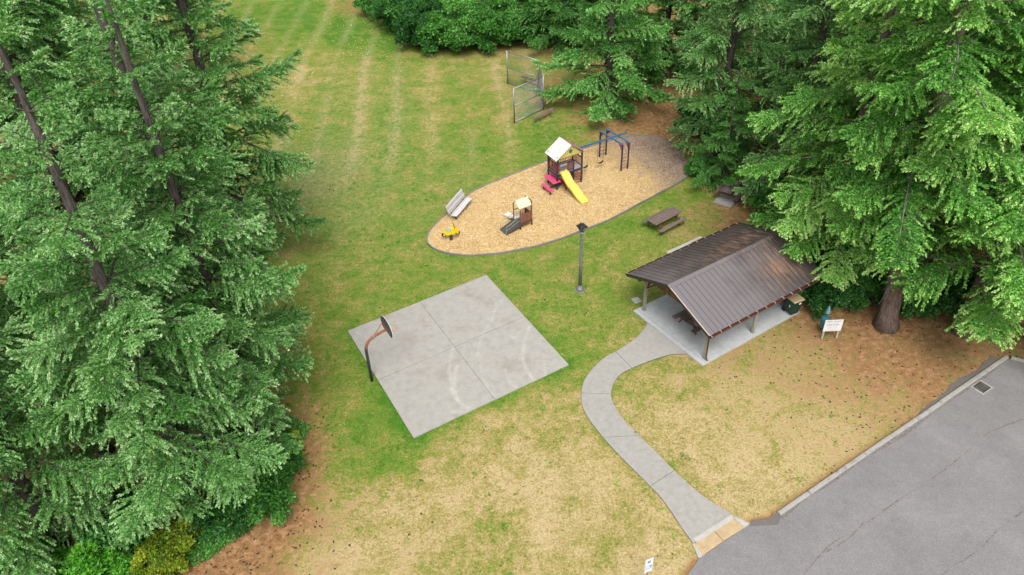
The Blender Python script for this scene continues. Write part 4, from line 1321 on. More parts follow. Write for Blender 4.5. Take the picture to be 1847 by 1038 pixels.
# monkey bars
def tl(v):   # world -> tower local
    return Matrix.Rotation(-TRZ, 3, 'Z') @ (Vector((v[0], v[1], 0)) - Vector((PF.x, PF.y, 0)))
n1_, n2_, f1_, f2_ = [tl(W(*c)) for c in ((1120, 310), (1131.5, 306), (1081, 285), (1092.5, 281))]
MBZ = 2.02
for p in (n1_, n2_, f1_, f2_):
    b = MB(); b.beam((p.x, p.y, -.1), (p.x, p.y, MBZ), .085, .085); b.build('bar_post', MT['navy'], tower, bevel=.008)
for p, q_ in ((n1_, f1_), (n2_, f2_)):
    d_ = (q_ - p).normalized() * .12
    b = MB(); b.beam(Vector((p.x, p.y, MBZ + .045)) - d_, Vector((q_.x, q_.y, MBZ + .045)) + d_, .085, .085); b.build('overhead_rail', MT['blue'], tower, bevel=.008)
for i in range(7):
    t = .08 + .84 * i / 6
    b = MB(); b.tube([n1_.lerp(f1_, t) + Vector((0, 0, MBZ + .045)), n2_.lerp(f2_, t) + Vector((0, 0, MBZ + .045))], .018, 8); b.build('overhead_rung', MT['blue'], tower)
for p, q_ in ((n1_, n2_), (f1_, f2_)):
    for i in range(5):
        z = .25 + i * .26
        b = MB(); b.tube([(p.x, p.y, z), (q_.x, q_.y, z)], .018, 8); b.build('ladder_rung', MT['redbar'], tower)
for p, q_ in ((n1_, f1_), (n2_, f2_), (f1_, n1_), (f2_, n2_)):
    d_ = (q_ - p).normalized(); sn = Vector((-d_.y, d_.x, 0)) * .05
    tri = [Vector((p.x, p.y, MBZ)) + d_ * .04, Vector((p.x, p.y, MBZ)) + d_ * .34, Vector((p.x, p.y, MBZ - .36)) + d_ * .04]
    b = MB(); b.add([v + sn * .9 for v in tri] + [v + sn * 1.25 for v in tri], [(0, 1, 2), (5, 4, 3), (0, 3, 4, 1), (1, 4, 5, 2), (2, 5, 3, 0)]); b.build('gusset', MT['redplastic'], tower)
# swing beam
sb0 = Vector((TX + .0, TY * .75, MBZ + .14)); sbe = tl(W(1130, 240, MBZ + .14)); sb1 = Vector((sbe.x, sbe.y, MBZ + .14))
b = MB(); b.beam(sb0, sb1, .085, .10); b.build('swing_beam', MT['blue'], tower, bevel=.008)
R29 = Matrix.Rotation(TRZ, 3, 'Z')
def tw_(v): return R29 @ Vector(v) + Vector((PF.x, PF.y, 0))
sdv = (sb1 - sb0).normalized()
for t0_, lab, drop in ((.85, 'black belt swing hanging nearest the play tower', 1.62), (2.15, 'black belt swing hanging nearest the climbing bars', 1.66)):
    c = sb0 + sdv * t0_
    wc = tw_(c)
    ang = math.atan2((R29 @ sdv).y, (R29 @ sdv).x)
    s_ = thing('swing', lab, 'swing', (wc.x, wc.y, 0), ang, 'belt swings on the blue beam')
    zt = MBZ + .09
    for s in (-1, 1):
        b = MB(); b.tube([(s * .26, 0, zt), (s * .24, .02, zt - drop + .12)], .011, 6); b.build('chain', MT['chain'], s_)
        b = MB(); b.box((s * .26, 0, zt), (.03, .03, .08)); b.build('hanger', MT['galv'], s_)
    b = MB(); pts = [(x, .02, zt - drop + .12 * (x / .24) ** 2) for x in np.linspace(-.24, .24, 9)]
    vs = [(x, y + d_, z + e) for x, y, z in pts for d_, e in ((-.08, 0), (.08, 0), (.08, -.018), (-.08, -.018))]
    b.add(vs, [(4 * i + k, 4 * i + (k + 1) % 4, 4 * i + 4 + (k + 1) % 4, 4 * i + 4 + k) for i in range(8) for k in range(4)] + [(3, 2, 1, 0), (32, 33, 34, 35)])
    b.build('belt_seat', MT['rubber'], s_)

# ---------------------------------------------------------------- toddler play frame
TF = W(939, 416)
tod = thing('toddler_play_frame', 'small brown play frame with cream roof, dark ramp and white slide', 'play structure', TF, math.radians(33))
DX, DY, TD = .86, .72, .48
for (x, y, h) in ((0, 0, 1.42), (DX, 0, 1.72), (DX, DY, 1.62), (0, DY, 1.62)):
    b = MB(); b.tube([(x, y, -.1), (x, y, h)], .04, 10); b.build('post', MT['brownmetal'], tod, smooth=True)
b = MB(); b.box((DX / 2, DY / 2, TD), (DX, DY, .05)); b.build('deck', MT['rampblack'], tod)
b = MB(); b.beam((0, 0, TD - .06), (DX, 0, TD - .06), .04, .09); b.build('deck_rail', MT['brownmetal'], tod)
for i in range(8):
    x = .06 + i * (DX - .12) / 7
    b = MB(); b.box((x, -.01, TD + .34), (.055, .025, .56)); b.build('picket', MT['brownbar'], tod)
b = MB(); b.tube([(0, 0, TD + .66), (DX, 0, TD + .66)], .022, 8); b.build('rail', MT['brownmetal'], tod)
# tall end frame with arched top
b = MB(); b.tube(smooth_open([(DX, 0, 1.6), (DX, .02, 1.78), (DX, .12, 1.86), (DX, DY - .12, 1.86), (DX, DY - .02, 1.78), (DX, DY, 1.55)], 4), .035, 8); b.build('arch', MT['brownmetal'], tod, smooth=True)
b = MB(); b.tube([(DX, 0, 1.48), (DX, DY, 1.48)], .028, 8); b.build('rail', MT['brownmetal'], tod)
b = MB(); b.tube([(DX, 0, TD + .06), (DX, DY, TD + .06)], .028, 8); b.build('rail', MT['brownmetal'], tod)
for i in range(5):
    y = .10 + i * (DY - .20) / 4
    b = MB(); b.box((DX, y, 1.0), (.02, .03, .92)); b.build('end_bar', MT['brownbar'], tod)
b = MB(); b.box((DX + .015, DY / 2, .80), (.02, DY - .1, .42)); b.build('end_panel', MT['brownbar'], tod)
b = MB(); b.tube([(0, DY, TD + .66), (DX, DY, TD + .66)], .022, 8); b.build('rail', MT['brownmetal'], tod)
for i in range(3):
    x = .55 + i * .1
    b = MB(); b.box((x, DY, TD + .34), (.035, .025, .60)); b.build('picket', MT['brownbar'], tod)
for s, name in ((-1, 'roof_panel'), (1, 'roof_panel')):
    yc = DY / 2
    b = MB(); b.slab([(-.10, yc, 2.02), (DX - .05, yc, 2.02), (DX - .05, yc + s * .44, 1.62), (-.10, yc + s * .44, 1.62)], .03); b.build(name, MT['cream'], tod, bevel=.006)
b = MB(); b.slab([(0, 0, TD + .03), (0, .66, TD + .03), (-1.08, .66, .10), (-1.08, 0, .10)], .05); b.build('ramp', MT['rampblack'], tod)
for y in (0, .66):
    b = MB(); b.add([(0, y - .015, TD + .06), (-1.08, y - .015, .16), (-1.08, y - .015, -.03), (0, y - .015, TD - .2), (0, y + .015, TD + .06), (-1.08, y + .015, .16), (-1.08, y + .015, -.03), (0, y + .015, TD - .2)],
              [(0, 1, 2, 3), (7, 6, 5, 4), (0, 4, 5, 1), (1, 5, 6, 2), (2, 6, 7, 3), (3, 7, 4, 0)]); b.build('ramp_side', MT['rampblack'], tod)
    b = MB(); b.tube([(-1.05, y, .05), (-1.05, y, .62), (0, y, 1.02)], .018, 8); b.tube([(-1.05, y, .36), (0, y, .76)], .014, 8); b.build('ramp_handrail', MT['greenrail'], tod)
slide([(.23, DY - .05, TD + .06), (.23, DY + .10, TD + .02), (.23, DY + .45, TD - .16), (.23, DY + .85, .18), (.23, DY + 1.2, .12), (.23, DY + 1.32, .10)], .40, .10, 'whiteslide', tod)
b = MB(); b.box((.23, DY + 1.1, .03), (.34, .3, .1)); b.build('slide_foot', MT['brownmetal'], tod)

# ---------------------------------------------------------------- slatted bench in the play area
b0, b1 = W(822, 390, .45), W(849, 358, .45)
bd_ = (b1 - b0); bd_.z = 0
bl = 2.35
bc = (b0 + b1) / 2
bench = thing('slatted_bench', 'silver grey slatted bench with backrest in the play area', 'bench', (bc.x, bc.y, 0), math.atan2(bd_.y, bd_.x))
for i in range(3):
    b = MB(); b.box((0, -.02 + i * .16, .45 - .012 * i), (bl, .145, .04)); b.build('seat_slat', MT['greywood'], bench, bevel=.006)
for i in range(4):
    y = .46 + i * .055; z = .54 + i * .145
    b = MB(); b.box((0, y, z), (bl, .035, .135), m=Matrix.Rotation(math.radians(-21), 3, 'X')); b.build('back_slat', MT['greywood'], bench, bevel=.006)
for x in (-.85, .85):
    b = MB(); b.beam((x, .14, -.05), (x, .14, .40), .09, .09); b.beam((x, -.06, .40), (x, .46, .38), .05, .06); b.beam((x, .42, .38), (x, .70, 1.06), .05, .05); b.build('support', MT['blackmetal'], bench)

# ---------------------------------------------------------------- spring rider
rw = W(814, 434)
rider = thing('spring_rider', 'yellow motorbike spring rider in the wood chips', 'spring rider', rw, math.radians(14))
b = MB(); hel = [(.085 * math.cos(t), .085 * math.sin(t), .03 + t / (2 * PI * 5) * .43) for t in np.linspace(0, 2 * PI * 5, 70)]
b.tube(hel, .018, 6); b.build('spring', MT['blackmetal'], rider, smooth=True)
b = MB(); b.lathe((0, 0, 0), [(.15, -.03), (.15, .03), (.11, .04)], 14); b.build('base_plate', MT['blackmetal'], rider)
def yplate(b, prof, y0, y1):
    n_ = len(prof); vs = [(x, y, z) for y in (y0, y1) for x, z in prof]
    return b.add(vs, [tuple(range(n_)), tuple(range(n_, 2 * n_))[::-1]] + [((k + 1) % n_, k, n_ + k, n_ + (k + 1) % n_) for k in range(n_)])
body = [(-.50, .56), (-.42, .66), (-.28, .64), (-.20, .58), (.05, .60), (.16, .74), (.28, .84), (.36, .80), (.46, .62), (.52, .50), (.46, .40), (.32, .42), (.22, .34), (-.16, .32), (-.30, .36), (-.36, .48)]
for y0, y1 in ((-.11, -.08), (.08, .11)):
    b = MB(); yplate(b, [(x, z + .14) for x, z in body], y0, y1); b.build('side_panel', MT['brightyellow'], rider, bevel=.008)
b = MB(); b.box((-.12, 0, .75), (.34, .24, .05)); b.build('seat', MT['tealseat'], rider, bevel=.02)
b = MB(); b.box((.16, 0, .82), (.26, .158, .16), m=Matrix.Rotation(math.radians(-25), 3, 'Y')); b.build('tank', MT['brightyellow'], rider, bevel=.03)
for x in (-.40, .42):
    b = MB(); b.tube([(x + .115 * math.cos(t), 0, .50 + .115 * math.sin(t)) for t in np.linspace(0, 2 * PI, 19)], .05, 8, False); o = b.build('wheel', MT['rubber'], rider, smooth=True)
    b = MB(); b.tube([(x, -.05, .50), (x, .05, .50)], .075, 12); b.build('hub', MT['brightyellow'], o)
b = MB(); b.tube([(.26, -.28, 1.04), (.24, -.08, 1.02), (.24, .08, 1.02), (.26, .28, 1.04)], .02, 8); b.build('handlebar', MT['blackmetal'], rider)
b = MB(); b.tube([(0, -.22, .52), (0, .22, .52)], .02, 8); b.build('foot_rest', MT['blackmetal'], rider)
b = MB(); b.box((0, 0, .475), (.30, .16, .03)); b.build('spring_plate', MT['blackmetal'], rider)

# ---------------------------------------------------------------- backstop
def m_mesh():
    m, n, l, bs = new_mat('chain_link')
    bs.inputs['Base Color'].default_value = (.21, .22, .23, 1)
    bs.inputs['Metallic'].default_value = .4
    bs.inputs['Roughness'].default_value = .5
    return m
MT['link'] = m_mesh()
bsA, bsB, bsB2, bsC = W(928, 222), W(980, 198), W(971, 168), W(916, 151)
back = thing('backstop', 'galvanised chain link baseball backstop with angled wings by the trees', 'backstop', bsB)
BH = 2.8
for p in (bsA, bsB, bsB2, bsC):
    b = MB(); b.tube([(p.x, p.y, -.1), (p.x, p.y, BH + .05)], .058, 10); b.build('post', MT['galv'], back, smooth=True, world=True)
def link_panel(p, q_):
    p, q_ = Vector((p.x, p.y, 0)), Vector((q_.x, q_.y, 0))
    for z in (.08, 1.42, BH):
        b = MB(); b.tube([p + Vector((0, 0, z)), q_ + Vector((0, 0, z))], .038, 8); b.build('rail', MT['galv'], back, smooth=True, world=True)
    b = MB(); L_ = (q_ - p).length; d_ = (q_ - p).normalized(); s_ = Vector((-d_.y, d_.x, 0))
    st = .105; H_ = BH - .1; wv, wf = [], []
    n_ = int((L_ + H_) / st)
    for i in range(1, n_):
        for sg in (1, -1):
            # diagonal wire from the bottom/left boundary to the top/right boundary
            a0 = i * st - H_ if sg > 0 else i * st
            pts = []
            for z in (0.0, H_):
                u = a0 + z if sg > 0 else a0 - z
                pts.append([u, z])
            (u0, z0), (u1, z1) = pts
            def clip(u, z, uo, zo):
                if u < 0: return [0, z + (zo - z) * (0 - u) / (uo - u)]
                if u > L_: return [L_, z + (zo - z) * (L_ - u) / (uo - u)]
                return [u, z]
            if (u0 <= 0 and u1 <= 0) or (u0 >= L_ and u1 >= L_): continue
            c0, c1 = clip(u0, z0, u1, z1), clip(u1, z1, u0, z0)
            A_ = p + d_ * c0[0] + Vector((0, 0, c0[1] + .06)); B_ = p + d_ * c1[0] + Vector((0, 0, c1[1] + .06))
            dr_ = (B_ - A_).normalized(); nr = s_.cross(dr_) * .0026; so = s_ * (.0026 * sg)
            b.add([A_ + nr + so, A_ - nr + so, A_ - so * .6, B_ + nr + so, B_ - nr + so, B_ - so * .6], [(0, 1, 4, 3), (1, 2, 5, 4), (2, 0, 3, 5)])
    b.build('chain_link_mesh', MT['link'], back, world=True)
link_panel(bsA, bsB); link_panel(bsB, bsB2); link_panel(bsB2, bsC)
def plank_bench(label, p, q_):
    c = (p + q_) / 2; d_ = q_ - p
    t = thing('player_bench', label, 'bench', (c.x, c.y, 0), math.atan2(d_.y, d_.x), 'plank benches by the backstop')
    b = MB(); b.box((0, 0, .45), (2.3, .28, .06)); b.build('seat', MT['table'], t, bevel=.008)
    for x in (-.8, .8):
        b = MB(); b.tube([(x, 0, -.05), (x, 0, .43)], .035, 8); b.box((x, 0, .41), (.06, .26, .03)); b.build('leg', MT['galv'], t)
plank_bench('dark plank bench at the foot of the near backstop wing', W(963, 214, .45), W(998, 196, .45))
plank_bench('dark plank bench seen through the far backstop wing', W(948, 140, .45), W(973, 148, .45))

# ---------------------------------------------------------------- trees
def rot_axis(V, ax, ang):
    """rotate vectors V (n,3) about unit axes ax (n,3) by angles ang (n,)"""
    c, s = np.cos(ang)[:, None], np.sin(ang)[:, None]
    return V * c + np.cross(ax, V) * s + ax * (np.sum(ax * V, 1)[:, None]) * (1 - c)


def nrmz(V):
    return V / (np.linalg.norm(V, axis=-1, keepdims=True) + 1e-9)


def branch_template(L, rng, st):
    """one conifer bough along +X: returns shoot arrays (base, dir, side, length, width, tone) and twig segments"""
    nb = max(10, int(L / st['gap']))
    t = np.sort(np.concatenate([rng.uniform(st['bare'], 1.0, nb), rng.uniform(0.55, 1.0, nb // 2)]))
    nbt = len(t)

    def axis(tt):
        x = L * tt * (1 - 0.06 * tt)
        z = L * (st['rise'] * tt - st['sag'] * tt ** 2 + st['lift'] * tt ** 4)
        y = L * 0.05 * np.sin(tt * 3 + st['ph'])
        return np.stack([x, y, z], -1)
    P = axis(t)
    D = nrmz(axis(np.minimum(t + .02, 1.02)) - axis(t - .02))
    side = np.where(np.arange(nbt) % 2 == 0, 1.0, -1.0)
    ang = np.radians(rng.uniform(42, 68, nbt)) * (1 - 0.55 * t ** 4)
    up = np.tile(np.array([0, 0, 1.0]), (nbt, 1))
    BD = rot_axis(D, up, side * ang)
    lob = np.minimum(st['bl'] * L, st['blmax']) * (np.sin(np.clip((t - st['bare']) / (1 - st['bare']), 0, 1) * PI * 0.82 + 0.38)) * rng.uniform(.65, 1.2, nbt)
    lob = np.maximum(lob, .16)
    roll = rng.normal(0, st['rollj'], nbt)
    BD[:, 2] += roll - st['bdroop'] * .35
    BD = nrmz(BD)
    sh = {k: [] for k in 'bdslwt'}
    segs = []
    m = max(4, int(st['blmax'] / st['sgap']))
    s = (np.arange(m) + .35) / m
    for k in range(nbt):
        l_ = lob[k]
        mk = max(3, int(l_ / st['sgap']))
        s = (np.arange(mk) + rng.uniform(.1, .6)) / mk
        base = P[k] + BD[k] * (s * l_)[:, None] + np.array([0, 0, -1.0]) * (st['bdroop'] * l_ * s ** 2)[:, None]
        tdir = nrmz(BD[k][None] + np.array([0, 0, -1.0])[None] * (2 * st['bdroop'] * s)[:, None])
        segs.append((P[k], base[mk // 2], base[-1], l_))
        for sg in st['sides']:
            n_ = mk
            axz = nrmz(np.cross(tdir, np.tile(np.array([0, 1.0, 0.02]), (n_, 1))) * .0 + np.array([0, 0, 1.0]) + rng.normal(0, .15, (n_, 3)))
            if sg == 0:
                d = nrmz(tdir + np.array([0, 0, 1.0]) * rng.uniform(-.35, 1.0, n_)[:, None] + rng.normal(0, .45, (n_, 3)))
            else:
                a_ = np.radians(rng.uniform(30, 62, n_)) * sg * (1 - .4 * s)
                d = rot_axis(tdir, axz, a_)
                d[:, 2] += rng.uniform(-st['hang'], .16, n_)
                d = nrmz(d)
            ln = st['slen'] * rng.uniform(.6, 1.25, n_) * (1 - .35 * s)
            sd = nrmz(np.cross(d, np.array([0, 0, 1.0]) + rng.normal(0, .45, (n_, 3))))
            sh['b'].append(base + rng.normal(0, .012, (n_, 3))); sh['d'].append(d); sh['s'].append(sd); sh['l'].append(ln)
            sh['w'].append(np.full(n_, st['sw']) * rng.uniform(.7, 1.25, n_))
            tone = np.clip(rng.normal(.42, .20, n_) + (s > .75) * .28 + rng.normal(0, .07), 0, 1)
            sh['t'].append(tone)
    out = {k: np.concatenate(v) for k, v in sh.items()}
    ax = axis(np.linspace(0, 1, 9))
    return out, segs, ax


def rot_z(a):
    c, s = math.cos(a), math.sin(a)
    return np.array([[c, -s, 0], [s, c, 0], [0, 0, 1.0]])


def rot_y(a):
    c, s = math.cos(a), math.sin(a)
    return np.array([[c, 0, s], [0, 1, 0], [-s, 0, c]])


def rot_x(a):
    c, s = math.cos(a), math.sin(a)
    return np.array([[1, 0, 0], [0, c, -s], [0, s, c]])


def shoots_to_mesh(name, B, D, S, L, Wd, T, mat):
    n = len(B)
    up = np.cross(S, D)
    V = np.empty((n, 4, 3), np.float32)
    V[:, 0] = B
    mid = B + D * (L * .5)[:, None]
    V[:, 1] = mid + S * (Wd * .5)[:, None] + up * (Wd * .18)[:, None]
    V[:, 2] = B + D * L[:, None]
    V[:, 3] = mid - S * (Wd * .5)[:, None] + up * (Wd * .18)[:, None]
    idx = np.arange(n)[:, None] * 4
    F = np.concatenate([idx + np.array([[0, 1, 2]]), idx + np.array([[0, 2, 3]])])
    me = bpy.data.meshes.new(name)
    np_mesh(me, V.reshape(-1, 3), F)
    at = me.attributes.new('tone', 'FLOAT', 'POINT')
    at.data.foreach_set('value', np.repeat(T, 4).astype(np.float32))
    me.materials.append(mat)
    return me


def seg_tubes(name, A, Bp, ra, rb, mat, n=3):
    """many thin tapered twigs as one mesh"""
    A, Bp = np.asarray(A, float), np.asarray(Bp, float)
    d = nrmz(Bp - A)
    ref = np.where(np.abs(d[:, 2:3]) > .9, np.array([[1.0, 0, 0]]), np.array([[0, 0, 1.0]]))
    sx = nrmz(np.cross(d, ref)); sy = np.cross(sx, d)
    V = np.empty((len(A), 2 * n, 3), np.float32)
    for k in range(n):
        c, s = math.cos(2 * PI * k / n), math.sin(2 * PI * k / n)
        o = sx * c + sy * s
        V[:, k] = A + o * np.asarray(ra)[:, None]
        V[:, n + k] = Bp + o * np.asarray(rb)[:, None]
    idx = np.arange(len(A))[:, None] * 2 * n
    F = np.concatenate([idx + np.array([[k, (k + 1) % n, n + (k + 1) % n, n + k]]) for k in range(n)])
    me = bpy.data.meshes.new(name)
    np_mesh(me, V.reshape(-1, 3), F)
    me.materials.append(mat)
    return me


def trunk_mesh(name, H, r0, mat, lean=(0, 0), rng=None, n=14, taper=.75):
    b = MB()
    pts, rs = [], []
    k = 26
    for i in range(k + 1):
        u = i / k
        z = -.25 + (H + .25) * u
        pts.append((lean[0] * u * H + .10 * math.sin(u * 5 + 1) * u, lean[1] * u * H + .10 * math.cos(u * 4) * u, z))
        flare = .55 * math.exp(-max(z, 0) / .45)
        rs.append(r0 * ((1 - u) ** taper * .97 + .03 + flare))
    b.tube(pts, rs, n)
    b.v = [(x + .10 * r0 * mnoise.noise((x * 4, y * 4, z * .8)) * 2, y + .10 * r0 * mnoise.noise((y * 4, x * 4, z * .8 + 9)) * 2, z) for x, y, z in b.v]
    return b.mesh(name, mat, True)


STY = {
    'fir': dict(gap=.130, bare=.14, rise=.14, sag=.34, lift=.20, ph=0., bl=.36, blmax=1.35, rollj=.30, bdroop=.16, sgap=.080, sides=(-1, 1, 0, 0), hang=.25, slen=.175, sw=.064),
    'grand': dict(gap=.130, bare=.18, rise=.10, sag=.34, lift=.14, ph=1., bl=.38, blmax=1.45, rollj=.20, bdroop=.15, sgap=.082, sides=(-1, 1, 0, 0), hang=.20, slen=.185, sw=.066),
    'young': dict(gap=.120, bare=.10, rise=.20, sag=.32, lift=.14, ph=2., bl=.38, blmax=1.1, rollj=.28, bdroop=.18, sgap=.082, sides=(-1, 1, 0, 0), hang=.28, slen=.18, sw=.066),
}


def conifer(key, H, R, base, seed, style, needle, bark, twig, r0, wh=.52, per=5, zdet=20., lowfac=.62, dead=4, shape=.8, bare_side=None):
    rng = np.random.default_rng(seed)
    lens = [1.0, 1.8, 2.7, 3.6, 4.6, 5.6, 6.8]
    tmpl = {}
    for L in lens:
        if L > R * 1.4 + .6: continue
        tmpl[L] = []
        for q in range(3):
            st = dict(STY[style]); st['ph'] = rng.uniform(0, 6)
            st['sag'] *= rng.uniform(.8, 1.25); st['lift'] *= rng.uniform(.6, 1.4)
            tmpl[L].append(branch_template(L, rng, st))
    acc = {k: [] for k in 'bdslwt'}
    wa, wb, ra, rb = [], [], [], []
    z = base
    a0 = 0.0
    while z < H * .97:
        u = (z - base) / (H - base)
        rr = R * (1 - u) ** shape * min(1.0, lowfac + u * 3.2)
        nbr = per if z < zdet else max(3, per - 2)
        a0 += rng.uniform(.3, 1.2)
        for k in range(nbr):
            if rng.random() < .06: continue
            a = a0 + 2 * PI * k / nbr + rng.normal(0, .22)
            if bare_side and z < bare_side[2] and math.cos(a - bare_side[0]) > bare_side[1]: continue
            L = max(.7, rr * rng.choice([rng.uniform(.5, .9), rng.uniform(.85, 1.1), rng.uniform(1.1, 1.55)], p=[.34, .43, .23]))
            keys = np.array(sorted(tmpl)); Lk = keys[np.argmin(np.abs(keys - L))]
            o, segs, ax = tmpl[Lk][rng.integers(3)]
            sc_ = L / Lk
            el = math.radians((-8 + 34 * u) + rng.normal(0, 6))
            R_ = rot_z(a) @ rot_y(-el) @ rot_x(rng.normal(0, .12))
            org = np.array([0, 0, z + rng.uniform(-.22, .22)])
            tb = rng.normal(0, .11)
            acc['b'].append((o['b'] * sc_) @ R_.T + org); acc['d'].append(o['d'] @ R_.T); acc['s'].append(o['s'] @ R_.T)
            acc['l'].append(o['l']); acc['w'].append(o['w']); acc['t'].append(np.clip(o['t'] + tb, 0, 1))
            A = (ax * sc_) @ R_.T + org
            rad = np.linspace(.016 + .011 * L, .006, 9)
            for i in range(8):
                wa.append(A[i]); wb.append(A[i + 1]); ra.append(rad[i]); rb.append(rad[i + 1])
            if z < zdet:
                for (p, m_, e, l_) in segs[::2]:
                    p2, m2, e2 = [(np.asarray(v) * sc_) @ R_.T + org for v in (p, m_, e)]
                    wa += [p2, m2]; wb += [m2, e2]; ra += [.009, .006]; rb += [.006, .003]
        z += wh * rng.uniform(.75, 1.25) * (1.0 if z < zdet else 1.8)
    # dead twiggy limbs below and inside the crown
    for k in range(dead * 5):
        zz = rng.uniform(base * .35 + .8, base + 6)
        a = rng.uniform(0, 2 * PI); L = rng.uniform(.7, 2.6)
        d = np.array([math.cos(a), math.sin(a), rng.uniform(-.35, .1)])
        p0 = np.array([0, 0, zz]); p1 = p0 + d * L * .55; p2 = p1 + (d + np.array([0, 0, -.3])) * L * .45
        wa += [p0, p1]; wb += [p1, p2]; ra += [.03, .017]; rb += [.017, .006]
        for j in range(4):
            f = rng.uniform(.3, 1); q0 = p0 + (p1 - p0) * f
            q1 = q0 + (d * rng.uniform(.1, .5) + rng.normal(0, .35, 3)) * L * .3
            wa.append(q0); wb.append(q1); ra.append(.010); rb.append(.004)
    acc = {k: np.concatenate(v) for k, v in acc.items()}
    crown = shoots_to_mesh(key + '_crown', acc['b'], acc['d'], acc['s'], acc['l'], acc['w'], acc['t'], needle)
    limbs = seg_tubes(key + '_limbs', wa, wb, ra, rb, twig)
    trunk = trunk_mesh(key + '_trunk', H, r0, bark, rng=rng)
    return trunk, limbs, crown


TR = {}
TR['firA'] = conifer('firA', 29, 5.4, 3.6, 11, 'fir', MT['needle_blue'], MT['bark'], MT['darktwig'], .40, wh=.74, zdet=18)
TR['firB'] = conifer('firB', 26, 5.0, 2.0, 23, 'fir', MT['needle_blue'], MT['bark'], MT['darktwig'], .36, wh=.74, zdet=18)
TR['firC'] = conifer('firC', 30, 5.8, 6.0, 29, 'fir', MT['needle_blue'], MT['bark'], MT['darktwig'], .42, wh=.85, per=4, dead=9, lowfac=.7)
TR['grandA'] = conifer('grandA', 28, 5.6, 6.4, 37, 'grand', MT['needle_yellow'], MT['bark_red'], MT['twig'], .42, dead=9, wh=.80, lowfac=.8)
TR['grandR'] = conifer('grandR', 28, 5.2, 6.8, 61, 'grand', MT['needle_yellow'], MT['bark_red'], MT['twig'], .46, dead=5, wh=.85, lowfac=.7, bare_side=(math.radians(-112), .55, 8.5))
TR['grandB'] = conifer('grandB', 26, 5.2, 3.4, 41, 'grand', MT['needle_yellow'], MT['bark_red'], MT['twig'], .36, dead=8, wh=.78, zdet=18, lowfac=.75)
TR['mid'] = conifer('mid', 17, 5.0, .7, 53, 'young', MT['needle_mid'], MT['bark'], MT['darktwig'], .26, wh=.70, zdet=10, lowfac=.85)
print('tree tris', {k: len(v[2].polygons) for k, v in TR.items()})


def plant_tree(kind, px, py, label, cat, sc_=1.0, rz=None, group=None, name='fir_tree', z=0.0, wx=None, lean=0.0):
    w = Vector(wx) if wx is not None else W(px, py)
    t = thing(name, label, cat, (w.x, w.y, z), random.uniform(0, 6.28) if rz is None else rz, group)
    t.scale = (sc_, sc_, sc_)
    if lean: t.rotation_euler = (0, lean, 0)
    for nm, me in zip(('trunk', 'limbs', 'crown'), TR[kind]):
        link_mesh(nm, me, t)
    return t


# left group: blue-green firs
LEFT = [
    ('firC', 228, 600, 1.0, 'tall fir whose dark bare trunk shows through the gap at the left'),
    ('firC', 275, 540, .95, 'fir with a second bare trunk just behind the dark trunk at the left'),
    ('firB', 462, 775, .86, 'blue-green fir with boughs reaching out towards the basketball hoop'),
    ('firB', 425, 705, .95, 'blue-green fir between the bare trunks and the basketball court'),
    ('firA', 370, 925, .80, 'broad blue-green fir in the thick of the lower left trees'),
    ('firB', 110, 985, .78, 'blue-green fir above the bright shrub in the lower left corner'),
    ('firB', -25, 690, .66, 'blue-green fir at the left edge just below the trunk gap'),
    ('firA', 190, 815, .72, 'blue-green fir between the lower left corner and the bare trunks'),
    ('firA', -50, 850, .88, 'blue-green fir cut off by the left edge at mid height'),
    ('firB', 455, 450, 1.0, 'blue-green fir whose boughs reach furthest over the mown field'),
    ('firA', 90, 225, 1.05, 'tall fir behind the trunk gap in the upper left'),
    ('firB', -110, 420, 1.1, 'tall fir at the left edge in the upper left'),
    ('firA', 305, 165, 1.1, 'tall fir at the top left beside the far end of the mown field'),
    ('firB', 60, 100, 1.1, 'tall fir in the top left corner'),
]
for i, (k, x, y, s, lab) in enumerate(LEFT):
    plant_tree(k, x, y, lab, 'fir tree', s, group='firs on the left')
RIGHT = [
    ('grandR', 1597, 588, 1.0, 'yellow-green fir with a thick reddish bare trunk standing beside the rules sign', 2.0),
    ('grandB', 1482, 488, .95, 'yellow-green fir whose boughs overhang the pavilion roof', 4.0),
    ('grandA', 1665, 505, 1.05, 'yellow-green fir behind the thick reddish trunk', None),
    ('grandB', 1735, 598, 1.12, 'yellow-green fir above the kerb corner at the right', 2.3),
    ('grandA', 1870, 610, .9, 'yellow-green fir cut off by the right edge near the kerb corner', None),
    ('grandB', 1840, 420, 1.05, 'yellow-green fir at the right edge, half way up', None),
    ('firB', 1415, 370, .8, 'blue-green fir behind the far end of the pavilion', None),
    ('grandB', 1560, 390, 1.05, 'yellow-green fir in the middle of the right hand wood', None),
    ('firB', 1290, 285, .85, 'blue-green fir above the wood chip area', None),
    ('firA', 1430, 260, .95, 'blue-green fir deeper in the wood behind the wood chip area', None),
    ('grandA', 1720, 320, 1.1, 'yellow-green fir high in the right hand wood', None),
    ('firA', 1262, 150, .9, 'blue-green fir at the back edge of the right hand wood', None),
    ('grandB', 1560, 260, 1.1, 'yellow-green fir near the top of the right hand wood', None),
    ('grandA', 1860, 250, 1.1, 'yellow-green fir in the top right corner', None),
    ('firB', 1440, 140, 1.1, 'tall fir at the top, right of the backstop', None),
    ('grandB', 1700, 150, 1.1, 'tall fir at the top of the right hand wood', None),
]
for i, (k, x, y, s, lab, rz) in enumerate(RIGHT):
    plant_tree(k, x, y, lab, 'fir tree', s, rz, group='firs on the right', lean=-.08 if i == 0 else 0.0)
plant_tree('mid', 1095, 188, 'dark green young fir with tiered boughs beside the backstop', 'fir tree', 1.08, name='young_fir')
plant_tree('mid', 1195, 130, 'dark green young fir behind the climbing bars', 'fir tree', 1.1, name='young_fir')
